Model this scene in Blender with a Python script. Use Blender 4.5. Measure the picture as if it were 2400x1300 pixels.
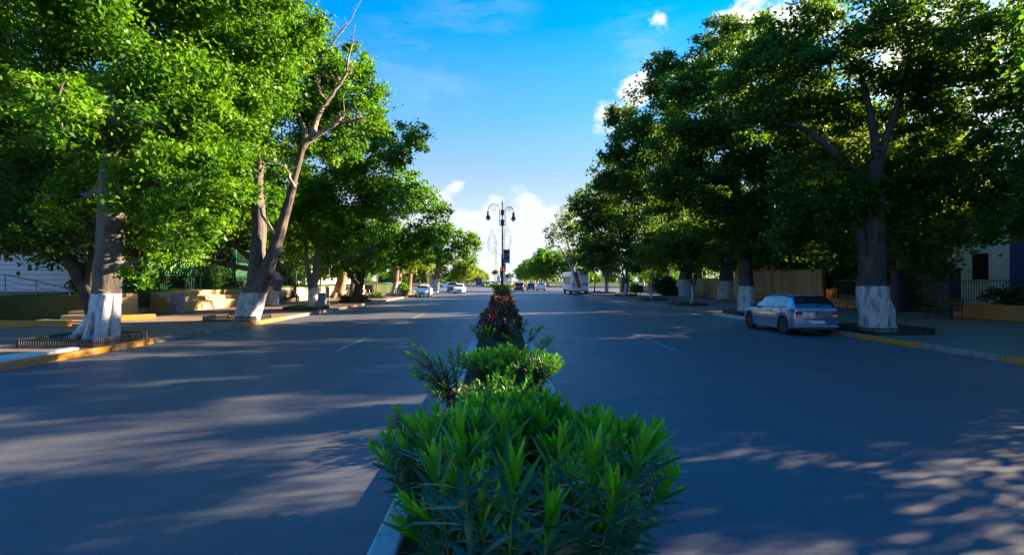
import bpy, bmesh, math, random
import numpy as np
from mathutils import Vector, Matrix, noise

random.seed(7)
R = math.radians
S = bpy.context.scene
COL = S.collection
for o in list(bpy.data.objects):
    bpy.data.objects.remove(o)

# ------------------------------------------------------------------ camera
F = 1180.0            # focal length in photo pixels (2400 wide)
VX, VY = 1175.0, 657.0
CH = 1.95
cam = bpy.data.cameras.new('camera')
camo = bpy.data.objects.new('camera', cam)
COL.objects.link(camo)
camo.location = (0, 0, CH)
camo.rotation_euler = (R(90), 0, 0)
cam.sensor_width = 36
cam.lens = 36 * F / 2400
cam.shift_x = (1200 - VX) / 2400
cam.shift_y = -(650 - VY) / 2400 * 1.0
cam.clip_start = 0.05
cam.clip_end = 4000
S.camera = camo

def W(px, py, Y):
    return Vector(((px - VX) * Y / F, Y, CH - (py - VY) * Y / F))

# ------------------------------------------------------------------ light
SUN_EL, SUN_AZ = 19.0, 18.5     # azimuth measured from +X towards +Y
sd = Vector((math.cos(R(SUN_AZ)) * math.cos(R(SUN_EL)), math.sin(R(SUN_AZ)) * math.cos(R(SUN_EL)), math.sin(R(SUN_EL))))
sun = bpy.data.lights.new('sun', 'SUN')
sun.energy = 5.0
sun.angle = R(0.5)
sun.color = (1.0, 0.79, 0.54)
suno = bpy.data.objects.new('sun', sun)
COL.objects.link(suno)
suno.rotation_euler = sd.to_track_quat('Z', 'Y').to_euler()

S.view_settings.view_transform = 'Standard'
S.view_settings.look = 'None'
S.view_settings.exposure = 2.55
S.view_settings.gamma = 1
S.cycles.max_bounces = 5
S.cycles.diffuse_bounces = 3
S.cycles.glossy_bounces = 2
S.cycles.transmission_bounces = 4
S.cycles.transparent_max_bounces = 8
S.cycles.caustics_reflective = False
S.cycles.caustics_refractive = False
S.cycles.use_denoising = True

class NT:
    """tiny helper to write node trees"""
    def __init__(s, tree):
        s.t = tree
        for n in list(tree.nodes):
            tree.nodes.remove(n)
    def n(s, typ, ins=None, **kw):
        nd = s.t.nodes.new(typ)
        for k, v in kw.items():
            setattr(nd, k, v)
        for k, v in (ins or {}).items():
            sock = nd.inputs[k]
            if isinstance(v, bpy.types.NodeSocket):
                s.t.links.new(v, sock)
            else:
                if isinstance(v, (tuple, list)) and len(v) == 3 and sock.type == 'RGBA':
                    v = (*v, 1)
                sock.default_value = v
        return nd
    def math(s, op, a, b=0.0, c=0.0, clamp=False):
        nd = s.n('ShaderNodeMath', {0: a, 1: b, 2: c}, operation=op)
        nd.use_clamp = clamp
        return nd.outputs[0]
    def ramp(s, fac, stops, interp='LINEAR'):
        nd = s.n('ShaderNodeValToRGB', {0: fac})
        cr = nd.color_ramp
        cr.interpolation = interp
        while len(cr.elements) < len(stops):
            cr.elements.new(0.5)
        for e, (p, c) in zip(cr.elements, stops):
            e.position = p
            e.color = (c, c, c, 1) if isinstance(c, (int, float)) else (*c, 1)
        return nd.outputs[0]
    def mix(s, fac, a, b, bt='MIX'):
        nd = s.n('ShaderNodeMix', data_type='RGBA', blend_type=bt)
        for i, v in ((0, fac), (6, a), (7, b)):
            if isinstance(v, bpy.types.NodeSocket):
                s.t.links.new(v, nd.inputs[i])
            else:
                if isinstance(v, (tuple, list)):
                    v = (*v, 1)[:4]
                nd.inputs[i].default_value = v
        return nd.outputs[2]
    def noise(s, vec, scale, detail=4, rough=0.55, out=0):
        nd = s.n('ShaderNodeTexNoise', {'Vector': vec, 'Scale': scale, 'Detail': detail, 'Roughness': rough})
        return nd.outputs[out]

# ------------------------------------------------------------------ world sky with clouds
wd = bpy.data.worlds.new('World')
S.world = wd
wd.use_nodes = True
w = NT(wd.node_tree)
sky = w.n('ShaderNodeTexSky', sky_type='NISHITA', sun_disc=False)
sky.sun_elevation = R(SUN_EL)
sky.sun_rotation = R(90 - SUN_AZ)
sky.ozone_density = 3.0
sky.air_density = 1.0
sky.dust_density = 0.6
tc = w.n('ShaderNodeTexCoord').outputs['Generated']
sat = w.n('ShaderNodeHueSaturation', {'Hue': 0.506, 'Saturation': 1.55, 'Value': 1.38, 'Color': sky.outputs[0]}).outputs[0]
sep = w.n('ShaderNodeSeparateXYZ', {0: tc})
elev = sep.outputs[2]
nrm = tc
wisp = w.noise(w.n('ShaderNodeMapping', {0: tc, 3: (2.2, 2.2, 9.0), 2: (0.0, 0.35, 0.0)}).outputs[0], 1.6, 7, 0.62)
puff = w.noise(w.n('ShaderNodeMapping', {0: tc, 3: (9.0, 9.0, 14.0)}).outputs[0], 1.0, 10, 0.6)
def dirv(px, py):
    v = Vector(((px - VX) / F, 1, -(py - VY) / F)); v.normalize(); return tuple(v)
def blob(px, py, rad):
    d = w.n('ShaderNodeVectorMath', {0: tc, 1: dirv(px, py)}, operation='DISTANCE').outputs['Value']
    return w.n('ShaderNodeMapRange', {0: d, 1: 0.0, 2: rad, 3: 1.0, 4: 0.0}, interpolation_type='SMOOTHSTEP').outputs[0]
acc = None
for px, py, rad in ((1020, 470, .085), (1060, 440, .05), (1150, 490, .07), (1110, 540, .13), (1230, 560, .17), (1310, 520, .10), (1180, 620, .2),
                    (1760, 20, .10), (1860, 60, .13), (1555, 50, .06), (1490, 205, .07), (1435, 290, .08), (1700, 130, .12), (1640, 170, .1), (2300, 100, .3), (900, 620, .35), (1500, 500, .22)):
    b = blob(px, py, rad)
    acc = b if acc is None else w.math('MAXIMUM', acc, b)
cum = w.math('ADD', w.math('MULTIPLY', acc, 0.62), w.math('MULTIPLY', w.math('SUBTRACT', puff, 0.5), 1.7))
cumm = w.ramp(cum, [(0.34, 0.0), (0.58, 1.0)], 'EASE')
ci = None
for px, py, rad in ((1020, 190, .13), (1080, 20, .12), (960, 120, .12), (1180, 30, .08), (1500, 100, .1)):
    b = blob(px, py, rad)
    ci = b if ci is None else w.math('MAXIMUM', ci, b)
wis = w.math('MULTIPLY', ci, w.ramp(wisp, [(0.48, 0.0), (0.78, 0.32)]))
hz = w.ramp(elev, [(0.0, 0.95), (0.10, 0.88), (0.20, 0.74), (0.32, 0.32), (0.45, 0.0)])
sunside = w.n('ShaderNodeVectorMath', {0: tc, 1: tuple(sd)}, operation='DOT_PRODUCT').outputs['Value']
glow = w.ramp(sunside, [(0.45, 0.0), (0.97, 1.0)], 'EASE')
cloudcol = w.mix(glow, (3.0, 3.2, 3.4), (5.5, 5.1, 4.5))
palec = w.mix(w.ramp(elev, [(0.03, 1.0), (0.24, 0.0)], 'EASE'), (1.6, 1.9, 2.15), (2.9, 3.0, 3.15))
c1 = w.mix(hz, sat, palec)
c2 = w.mix(w.math('MAXIMUM', cumm, wis), c1, cloudcol)
bg = w.n('ShaderNodeBackground', {0: c2, 1: 0.055})
w.n('ShaderNodeOutputWorld', {0: bg.outputs[0]})

# ------------------------------------------------------------------ scene helpers
def tag(o, label=None, cat=None, group=None, kind=None):
    if label: o['label'] = label
    if cat: o['category'] = cat
    if group: o['group'] = group
    if kind: o['kind'] = kind
    return o

def empty(name, loc=(0, 0, 0), label=None, cat=None, group=None, rz=0.0):
    o = bpy.data.objects.new(name, None)
    COL.objects.link(o)
    o.location = loc
    o.rotation_euler = (0, 0, rz)
    o.empty_display_size = 0.3
    return tag(o, label, cat, group)

def link(name, me, parent=None, loc=None):
    o = bpy.data.objects.new(name, me)
    COL.objects.link(o)
    if parent is not None:
        o.parent = parent
    if loc is not None:
        o.location = loc
    return o

def copy_tree(o, parent=None):
    c = o.copy(); COL.objects.link(c)
    if parent is not None:
        c.parent = parent
    for ch in o.children:
        copy_tree(ch, c)
    return c

class MB:
    """mesh builder: collects verts / faces with several materials"""
    def __init__(s):
        s.v, s.f, s.m = [], [], []
        s.mats = []
        s.cur = 0
    def mat(s, m):
        if m not in s.mats:
            s.mats.append(m)
        s.cur = s.mats.index(m)
        return s
    def add(s, vs, fs):
        b = len(s.v)
        s.v += [tuple(v) for v in vs]
        for f in fs:
            s.f.append([b + i for i in f]); s.m.append(s.cur)
    def box(s, x0, x1, y0, y1, z0, z1):
        s.add([(x0, y0, z0), (x1, y0, z0), (x1, y1, z0), (x0, y1, z0), (x0, y0, z1), (x1, y0, z1), (x1, y1, z1), (x0, y1, z1)],
              [(0, 3, 2, 1), (4, 5, 6, 7), (0, 1, 5, 4), (1, 2, 6, 5), (2, 3, 7, 6), (3, 0, 4, 7)])
    def bar(s, a, b, r, n=6, r2=None):
        s.tube([a, b], [r, r if r2 is None else r2], n)
    def tube(s, pts, rad, n=8, jit=0.0, cap=True, flute=None, seed=0.0):
        pts = [Vector(p) for p in pts]
        if isinstance(rad, (int, float)):
            rad = [rad] * len(pts)
        b = len(s.v)
        up = None
        for i, p in enumerate(pts):
            t = (pts[min(i + 1, len(pts) - 1)] - pts[max(i - 1, 0)]).normalized()
            if up is None:
                up = Vector((0, 1, 0)) if abs(t.y) < 0.9 else Vector((1, 0, 0))
            u = (up - t * up.dot(t))
            if u.length < 1e-4:
                u = t.orthogonal()
            u.normalize(); up = u
            v = t.cross(u)
            for k in range(n):
                a = 2 * math.pi * k / n
                r = rad[i]
                if flute:
                    r *= 1 + flute[0] * math.sin(flute[1] * a + seed + i * 0.08) * (0.4 + 0.6 * math.exp(-i * 0.25))
                if jit:
                    q = p + (u * math.cos(a) + v * math.sin(a)) * r
                    r *= 1 + jit * noise.noise(q * 2.2 + Vector((seed, 0, 0)))
                s.v.append(tuple(p + (u * math.cos(a) + v * math.sin(a)) * r))
        for i in range(len(pts) - 1):
            for k in range(n):
                k2 = (k + 1) % n
                s.f.append([b + i * n + k, b + i * n + k2, b + (i + 1) * n + k2, b + (i + 1) * n + k]); s.m.append(s.cur)
        if cap:
            s.f.append([b + k for k in range(n)][::-1]); s.m.append(s.cur)
            s.f.append([b + (len(pts) - 1) * n + k for k in range(n)]); s.m.append(s.cur)
    def lathe(s, prof, cx=0, cy=0, n=16, ax='z'):
        b = len(s.v)
        for r, z in prof:
            for k in range(n):
                a = 2 * math.pi * k / n
                if ax == 'z':
                    s.v.append((cx + r * math.cos(a), cy + r * math.sin(a), z))
                else:   # axis x : cx->y centre, cy->z centre, z -> x
                    s.v.append((z, cx + r * math.cos(a), cy + r * math.sin(a)))
        for i in range(len(prof) - 1):
            for k in range(n):
                k2 = (k + 1) % n
                s.f.append([b + i * n + k, b + i * n + k2, b + (i + 1) * n + k2, b + (i + 1) * n + k]); s.m.append(s.cur)
        s.f.append([b + k for k in range(n)][::-1]); s.m.append(s.cur)
        s.f.append([b + (len(prof) - 1) * n + k for k in range(n)]); s.m.append(s.cur)
    def prism(s, poly, x0, x1, ax='x'):
        n = len(poly)
        if ax == 'x':
            vs = [(x0, a, b) for a, b in poly] + [(x1, a, b) for a, b in poly]
        elif ax == 'y':
            vs = [(a, x0, b) for a, b in poly] + [(a, x1, b) for a, b in poly]
        else:
            vs = [(a, b, x0) for a, b in poly] + [(a, b, x1) for a, b in poly]
        s.add(vs, [tuple(range(n))[::-1], tuple(range(n, 2 * n))] + [(i, (i + 1) % n, n + (i + 1) % n, n + i) for i in range(n)])
    def build(s, name, m=None, parent=None, smooth=False, loc=None, bevel=0, origin=None):
        me = bpy.data.meshes.new(name)
        v = s.v
        if origin is not None:
            ox, oy, oz = origin
            v = [(a - ox, b - oy, c - oz) for a, b, c in v]
            loc = origin
        me.from_pydata(v, [], s.f)
        mats = s.mats or [m]
        if m is not None and not s.mats:
            mats = [m]
        for mm in mats:
            me.materials.append(mm)
        if s.mats:
            me.polygons.foreach_set('material_index', s.m)
        bm = bmesh.new(); bm.from_mesh(me)
        bmesh.ops.recalc_face_normals(bm, faces=bm.faces)
        bm.to_mesh(me); bm.free()
        if smooth:
            me.polygons.foreach_set('use_smooth', [True] * len(me.polygons))
            me.set_sharp_from_angle(angle=R(40))
        me.update()
        o = link(name, me, parent, loc)
        if bevel:
            b = o.modifiers.new('bevel', 'BEVEL'); b.width = bevel; b.segments = 2; b.limit_method = 'ANGLE'
        return o

def npmesh(name, verts, faces, attr, mat, parent=None, k=None, smooth=False, loc=None):
    """verts (N,3) faces (M,k) float per-face attribute"""
    me = bpy.data.meshes.new(name)
    verts = np.asarray(verts, dtype=np.float32); faces = np.asarray(faces, dtype=np.int32)
    k = faces.shape[1]
    me.vertices.add(len(verts)); me.vertices.foreach_set('co', verts.ravel())
    me.loops.add(faces.size); me.loops.foreach_set('vertex_index', faces.ravel())
    me.polygons.add(len(faces)); me.polygons.foreach_set('loop_start', np.arange(0, faces.size, k, dtype=np.int32))
    a = me.attributes.new('rnd', 'FLOAT', 'FACE'); a.data.foreach_set('value', np.asarray(attr, dtype=np.float32))
    if smooth:
        me.polygons.foreach_set('use_smooth', np.ones(len(faces), dtype=bool))
    me.update(calc_edges=True)
    me.materials.append(mat)
    return link(name, me, parent, loc)

# ------------------------------------------------------------------ materials
MATS = {}
def newmat(name):
    m = bpy.data.materials.new(name); m.use_nodes = True
    t = NT(m.node_tree)
    MATS[name] = m
    return m, t
def plain(name, col, rough=0.6, metal=0.0, spec=0.5, var=0.12, scale=6.0, bump=0.0, emit=None, coat=0.0):
    m, t = newmat(name)
    tc = t.n('ShaderNodeTexCoord').outputs['Object']
    n1 = t.noise(tc, scale, 5)
    c = t.mix(n1, tuple(x * (1 - var) for x in col), tuple(min(1, x * (1 + var)) for x in col))
    ins = {'Base Color': c, 'Roughness': rough, 'Metallic': metal, 'Specular IOR Level': spec, 'Coat Weight': coat}
    if emit:
        ins['Emission Color'] = emit[0]; ins['Emission Strength'] = emit[1]
    if bump:
        ins['Normal'] = t.n('ShaderNodeBump', {'Strength': bump, 'Height': t.noise(tc, scale * 4, 4), 'Distance': 0.02}).outputs[0]
    p = t.n('ShaderNodeBsdfPrincipled', ins)
    t.n('ShaderNodeOutputMaterial', {0: p.outputs[0]})
    return m

def m_asphalt():
    m, t = newmat('asphalt')
    tc = t.n('ShaderNodeTexCoord').outputs['Object']
    big = t.noise(t.n('ShaderNodeMapping', {0: tc, 3: (0.5, 0.06, 1)}).outputs[0], 1.0, 4)
    fine = t.noise(tc, 90, 2)
    mid = t.noise(tc, 2.2, 6, 0.65)
    c = t.mix(big, (0.078, 0.084, 0.104), (0.118, 0.122, 0.138))
    c = t.mix(t.ramp(mid, [(0.35, 0.0), (0.7, 0.5)]), c, (0.076, 0.079, 0.090))
    c = t.mix(t.ramp(fine, [(0.55, 0.0), (0.75, 0.45)]), c, (0.19, 0.18, 0.17))
    xx = t.n('ShaderNodeSeparateXYZ', {0: tc}).outputs[0]
    trk = t.math('ABSOLUTE', t.math('SINE', t.math('MULTIPLY', t.math('ADD', xx, 0.25), 1.745)))
    c = t.mix(t.math('MULTIPLY', t.ramp(trk, [(0.55, 0.0), (0.95, 0.30)]), t.noise(t.n('ShaderNodeMapping', {0: tc, 3: (1.5, 0.12, 1)}).outputs[0], 1.0, 5)), c, (0.16, 0.16, 0.165))
    spot = t.n('ShaderNodeTexVoronoi', {'Vector': tc, 'Scale': 0.55}).outputs['Distance']
    c = t.mix(t.ramp(t.math('ADD', spot, t.math('MULTIPLY', t.noise(tc, 6, 4), 0.12)), [(0.10, 0.45), (0.19, 0.0)]), c, (0.035, 0.036, 0.042))
    c = t.mix(t.ramp(t.noise(tc, 28, 4, 0.7), [(0.40, 0.35), (0.55, 0.0)]), c, (0.045, 0.048, 0.058))
    # old hairline cracks sealed with bitumen
    vd = t.n('ShaderNodeTexVoronoi', {'Vector': t.n('ShaderNodeMapping', {0: tc, 3: (0.16, 0.07, 1)}).outputs[0], 'Scale': 1.0}, feature='DISTANCE_TO_EDGE').outputs[0]
    vdn = t.math('ADD', vd, t.math('MULTIPLY', t.math('SUBTRACT', t.noise(tc, 1.5, 5), 0.5), 0.05))
    crack = t.ramp(t.math('ABSOLUTE', vdn), [(0.0, 0.35), (0.0018, 0.0)])
    c = t.mix(crack, c, (0.03, 0.03, 0.032))
    b = t.n('ShaderNodeBump', {'Strength': 0.5, 'Height': fine, 'Distance': 0.008}).outputs[0]
    p = t.n('ShaderNodeBsdfPrincipled', {'Base Color': c, 'Roughness': t.ramp(mid, [(0.3, 0.44), (0.7, 0.60)]), 'Specular IOR Level': 0.45, 'Normal': b})
    t.n('ShaderNodeOutputMaterial', {0: p.outputs[0]})
    return m
def m_paving():
    m, t = newmat('paving')
    tc = t.n('ShaderNodeTexCoord').outputs['Object']
    br = t.n('ShaderNodeTexBrick', {'Vector': tc, 'Color1': (0.25, 0.165, 0.12), 'Color2': (0.20, 0.135, 0.10), 'Mortar': (0.07, 0.06, 0.055),
             'Scale': 1.0, 'Mortar Size': 0.012, 'Mortar Smooth': 0.3, 'Brick Width': 1.5, 'Row Height': 1.5}, offset=0.0)
    n1 = t.noise(tc, 0.9, 7, 0.65)
    c = t.mix(t.ramp(n1, [(0.35, 0.0), (0.75, 0.6)]), br.outputs[0], (0.14, 0.095, 0.07))
    c = t.mix(t.ramp(t.noise(tc, 60, 2), [(0.5, 0.0), (0.8, 0.35)]), c, (0.27, 0.23, 0.19))
    b = t.n('ShaderNodeBump', {'Strength': 0.4, 'Height': t.noise(tc, 40, 3), 'Distance': 0.01}).outputs[0]
    p = t.n('ShaderNodeBsdfPrincipled', {'Base Color': c, 'Roughness': 0.85, 'Specular IOR Level': 0.3, 'Normal': b})
    t.n('ShaderNodeOutputMaterial', {0: p.outputs[0]})
    return m
def m_worn(name, col, under, amount=0.5, scale=5.0):
    """paint worn through to the material under it"""
    m, t = newmat(name)
    tc = t.n('ShaderNodeTexCoord').outputs['Object']
    n1 = t.noise(tc, scale, 8, 0.7)
    f = t.ramp(n1, [(amount - 0.06, 0.0), (amount + 0.06, 1.0)])
    c = t.mix(f, col, under)
    c = t.mix(t.ramp(t.noise(tc, scale * 9, 3), [(0.55, 0.0), (0.75, 0.5)]), c, under)
    b = t.n('ShaderNodeBump', {'Strength': 0.4, 'Height': t.noise(tc, 25, 4), 'Distance': 0.01}).outputs[0]
    p = t.n('ShaderNodeBsdfPrincipled', {'Base Color': c, 'Roughness': 0.8, 'Specular IOR Level': 0.3, 'Normal': b})
    t.n('ShaderNodeOutputMaterial', {0: p.outputs[0]})
    return m
def m_soil(name, a, b_, scale=1.2):
    m, t = newmat(name)
    tc = t.n('ShaderNodeTexCoord').outputs['Object']
    c = t.ramp(t.noise(tc, scale, 8, 0.65), [(0.3, a), (0.7, b_)])
    b = t.n('ShaderNodeBump', {'Strength': 0.8, 'Height': t.noise(tc, 14, 5), 'Distance': 0.04}).outputs[0]
    p = t.n('ShaderNodeBsdfPrincipled', {'Base Color': c, 'Roughness': 0.95, 'Specular IOR Level': 0.1, 'Normal': b})
    t.n('ShaderNodeOutputMaterial', {0: p.outputs[0]})
    return m
BARK = {}
def m_bark(wh, tint=(0.20, 0.165, 0.135)):
    key = (round(wh, 1), tint)
    if key in BARK: return BARK[key]
    m, t = newmat('bark_%d' % len(BARK))
    tcn = t.n('ShaderNodeTexCoord')
    tc = tcn.outputs['Object']
    st = t.n('ShaderNodeMapping', {0: tc, 3: (1, 1, 0.22)}).outputs[0]
    n1 = t.noise(st, 9, 8, 0.7)
    n2 = t.noise(tc, 1.3, 5)
    c = t.ramp(n1, [(0.3, tuple(x * 0.42 for x in tint)), (0.52, tint), (0.75, tuple(x * 1.5 for x in tint))])
    c = t.mix(t.ramp(n2, [(0.45, 0.0), (0.75, 0.5)]), c, (0.13, 0.115, 0.105))
    hgt = t.n('ShaderNodeBump', {'Strength': 0.9, 'Height': n1, 'Distance': 0.035})
    if wh > 0:
        z = t.n('ShaderNodeSeparateXYZ', {0: tc}).outputs[2]
        lim = t.math('ADD', z, t.math('MULTIPLY', t.math('SUBTRACT', t.noise(tc, 5, 4), 0.5), 0.09))
        f = t.math('LESS_THAN', lim, wh)
        worn = t.ramp(t.noise(st, 7, 9, 0.72), [(0.50, 1.0), (0.62, 0.25)])
        wcol = t.mix(t.ramp(t.noise(tc, 2.5, 4), [(0.4, 0.0), (0.7, 0.6)]), (0.50, 0.50, 0.51), (0.34, 0.33, 0.33))
        c = t.mix(t.math('MULTIPLY', f, worn), c, wcol)
    p = t.n('ShaderNodeBsdfPrincipled', {'Base Color': c, 'Roughness': 0.9, 'Specular IOR Level': 0.2, 'Normal': hgt.outputs[0]})
    t.n('ShaderNodeOutputMaterial', {0: p.outputs[0]})
    BARK[key] = m
    return m
def m_leaf(name, stops, trans=(0.22, 0.50, 0.01), tf=0.40, rough=0.5, spec=0.35):
    m, t = newmat(name)
    a = t.n('ShaderNodeAttribute', attribute_name='rnd').outputs['Fac']
    c = t.ramp(a, stops)
    p = t.n('ShaderNodeBsdfPrincipled', {'Base Color': c, 'Roughness': rough, 'Specular IOR Level': spec})
    tr = t.n('ShaderNodeBsdfTranslucent', {'Color': t.mix(0.6, c, trans)})
    mx = t.n('ShaderNodeMixShader', {0: tf, 1: p.outputs[0], 2: tr.outputs[0]})
    t.n('ShaderNodeOutputMaterial', {0: mx.outputs[0]})
    return m

M_ASPH = m_asphalt()
M_PAVE = m_paving()
M_KERB_Y = m_worn('yellow_kerb_paint', (0.48, 0.19, 0.014), (0.20, 0.16, 0.12), 0.56, 3.0)
M_KERB_F = m_worn('faded_kerb_paint', (0.34, 0.21, 0.07), (0.22, 0.19, 0.16), 0.48, 3.0)
M_KERB_G = m_worn('kerb_concrete', (0.22, 0.20, 0.18), (0.13, 0.115, 0.10), 0.52, 3.0)
M_KERB_W = m_worn('white_kerb_paint', (0.50, 0.50, 0.49), (0.17, 0.16, 0.15), 0.58, 4.0)
M_LINE = m_worn('road_line_paint', (0.42, 0.42, 0.42), (0.10, 0.10, 0.11), 0.50, 6.0)
M_SOIL = m_soil('soil', (0.05, 0.03, 0.018), (0.12, 0.075, 0.045))
M_GROUND = m_soil('ground', (0.025, 0.050, 0.010), (0.085, 0.085, 0.030), 0.3)
M_GRASS_BASE = m_soil('turf', (0.05, 0.11, 0.01), (0.10, 0.20, 0.02), 2.0)
M_IRON = plain('black_iron', (0.018, 0.018, 0.02), 0.5, 0.0, 0.5)
M_RUBBER = plain('rubber', (0.02, 0.02, 0.022), 0.8, 0, 0.3)
M_GLASS = plain('dark_glass', (0.012, 0.016, 0.02), 0.06, 0, 0.9)
M_GLASS_SIDE = plain('side_glass', (0.05, 0.085, 0.10), 0.04, 0, 1.0, coat=1.0)
M_SILVER = plain('silver_paint', (0.22, 0.29, 0.40), 0.26, 0.6, 0.5, 0.03, coat=0.6)
M_WHITE = plain('white_paint', (0.80, 0.80, 0.80), 0.3, 0, 0.5, 0.03, coat=0.5)
M_BLACKP = plain('black_paint', (0.02, 0.02, 0.025), 0.25, 0, 0.5, coat=0.6)
M_NAVY = plain('navy_paint', (0.02, 0.035, 0.09), 0.3, 0, 0.5, coat=0.5)
M_OLIVE = plain('olive_paint', (0.16, 0.13, 0.08), 0.35, 0, 0.5, coat=0.4)
M_BLUE = plain('blue_paint', (0.07, 0.16, 0.42), 0.35, 0, 0.5, coat=0.3)
M_REDP = plain('red_paint', (0.5, 0.03, 0.03), 0.35, 0, 0.5, coat=0.3)
M_PLASTIC = plain('grey_plastic', (0.05, 0.05, 0.055), 0.6)
M_LAMPRED = plain('red_lens', (0.42, 0.012, 0.012), 0.15, 0, 0.7)
M_LAMPON = plain('lit_red_lens', (0.7, 0.03, 0.02), 0.2, emit=((1.0, 0.06, 0.04, 1), 0.30))
M_HEAD = plain('headlamp_lens', (0.75, 0.75, 0.78), 0.12, 0.1, 0.8)
M_HEADON = plain('lit_headlamp', (0.9, 0.8, 0.65), 0.2, emit=((1.0, 0.75, 0.5, 1), 0.35))
M_RIM = plain('wheel_rim', (0.07, 0.075, 0.085), 0.4, 0.5)
M_PLATE = plain('number_plate', (0.55, 0.60, 0.55), 0.5)
M_ORANGE = plain('orange_plastic', (0.85, 0.16, 0.03), 0.6)
M_STONE_W = plain('pale_stone', (0.52, 0.50, 0.47), 0.85, var=0.2, scale=1.5, bump=0.3)
M_BUFF = plain('buff_render', (0.50, 0.33, 0.17), 0.9, var=0.22, scale=0.9, bump=0.25)
M_BEIGE = plain('beige_render', (0.30, 0.21, 0.115), 0.9, var=0.18, scale=0.7, bump=0.25)
M_YELLOW_R = plain('yellow_render', (0.46, 0.24, 0.075), 0.9, var=0.2, scale=0.8, bump=0.25)
M_CREAM = plain('cream_render', (0.66, 0.58, 0.44), 0.9, var=0.14, scale=0.8, bump=0.2)
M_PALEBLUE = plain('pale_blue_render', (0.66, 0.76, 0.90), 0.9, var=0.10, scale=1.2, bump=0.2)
M_WHITE_R = plain('white_render', (0.74, 0.75, 0.76), 0.9, var=0.08, scale=1.0, bump=0.2)
M_TERRA = plain('terracotta_render', (0.42, 0.19, 0.10), 0.9, var=0.2, scale=0.8)
M_BLUE_R = plain('blue_column_paint', (0.035, 0.07, 0.28), 0.7, var=0.15, scale=2)
M_WIN = plain('window_dark', (0.02, 0.022, 0.026), 0.1, 0, 0.8)
M_GREENP = plain('green_enamel', (0.012, 0.17, 0.06), 0.45, var=0.2)
M_DARKGREEN = plain('dark_green_enamel', (0.01, 0.085, 0.05), 0.5, var=0.2)
M_STEEL = plain('rail_steel', (0.16, 0.15, 0.14), 0.45, 0.4)
M_GREYBOX = plain('grey_cabinet', (0.18, 0.22, 0.30), 0.6)
M_SKIN = plain('skin', (0.32, 0.17, 0.10), 0.6)
M_SHIRT_R = plain('red_cloth', (0.55, 0.02, 0.03), 0.9)
M_CLOTH_D = plain('dark_cloth', (0.012, 0.012, 0.02), 0.9)
M_CLOTH_B = plain('brown_cloth', (0.10, 0.055, 0.035), 0.9)
M_HAIR = plain('hair', (0.01, 0.008, 0.007), 0.7)
M_LAMPGLASS = plain('lamp_glass', (0.45, 0.48, 0.52), 0.15, 0.0, 0.8)
M_BANNER1 = plain('banner_dark', (0.075, 0.05, 0.12), 0.7)
M_BANNER2 = plain('banner_blue', (0.22, 0.28, 0.50), 0.7)
M_BANNER3 = plain('banner_green', (0.10, 0.28, 0.12), 0.7)
M_BANNER4 = plain('banner_stripe', (0.45, 0.25, 0.15), 0.7)
M_WOOD = None
def m_wood():
    m, t = newmat('board_fence')
    tc = t.n('ShaderNodeTexCoord').outputs['Object']
    y = t.n('ShaderNodeSeparateXYZ', {0: tc}).outputs[1]
    board = t.math('FLOOR', t.math('MULTIPLY', y, 2.4))
    rv = t.n('ShaderNodeTexWhiteNoise', {'W': board}, noise_dimensions='1D').outputs[0]
    c = t.mix(rv, (0.36, 0.19, 0.10), (0.50, 0.29, 0.15))
    n1 = t.noise(t.n('ShaderNodeMapping', {0: tc, 3: (6, 6, 0.6)}).outputs[0], 3, 6)
    c = t.mix(t.ramp(n1, [(0.4, 0.0), (0.8, 0.5)]), c, (0.22, 0.12, 0.07))
    p = t.n('ShaderNodeBsdfPrincipled', {'Base Color': c, 'Roughness': 0.85, 'Specular IOR Level': 0.2})
    t.n('ShaderNodeOutputMaterial', {0: p.outputs[0]})
    return m
M_WOOD = m_wood()
def m_stonewall():
    m, t = newmat('rubble_stone')
    tc = t.n('ShaderNodeTexCoord').outputs['Object']
    mp = t.n('ShaderNodeMapping', {0: tc, 3: (1.0, 1.5, 2.3)}).outputs[0]
    v = t.n('ShaderNodeTexVoronoi', {'Vector': mp, 'Scale': 1.3, 'Randomness': 0.8}, feature='F1', distance='CHEBYCHEV')
    e = t.n('ShaderNodeTexVoronoi', {'Vector': mp, 'Scale': 1.3, 'Randomness': 0.8}, feature='DISTANCE_TO_EDGE')
    g = t.n('ShaderNodeSeparateColor', {0: v.outputs['Color']}).outputs[0]
    c = t.mix(g, (0.42, 0.34, 0.24), (0.66, 0.58, 0.45))
    c = t.mix(t.ramp(e.outputs[0], [(0.02, 1.0), (0.06, 0.0)]), c, (0.22, 0.17, 0.12))
    p = t.n('ShaderNodeBsdfPrincipled', {'Base Color': c, 'Roughness': 0.9, 'Specular IOR Level': 0.2,
        'Normal': t.n('ShaderNodeBump', {'Strength': 0.7, 'Height': e.outputs[0], 'Distance': 0.05}).outputs[0]})
    t.n('ShaderNodeOutputMaterial', {0: p.outputs[0]})
    return m
M_RUBBLE = m_stonewall()
def m_banded():
    m, t = newmat('banded_white_render')
    tc = t.n('ShaderNodeTexCoord').outputs['Object']
    z = t.n('ShaderNodeSeparateXYZ', {0: tc}).outputs[2]
    fr = t.math('FRACT', t.math('MULTIPLY', z, 3.4))
    line = t.math('LESS_THAN', fr, 0.09)
    c = t.mix(t.noise(tc, 1.5, 5), (0.60, 0.55, 0.56), (0.72, 0.67, 0.68))
    c = t.mix(line, c, (0.32, 0.12, 0.09))
    p = t.n('ShaderNodeBsdfPrincipled', {'Base Color': c, 'Roughness': 0.8})
    t.n('ShaderNodeOutputMaterial', {0: p.outputs[0]})
    return m
M_BANDED = m_banded()

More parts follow.
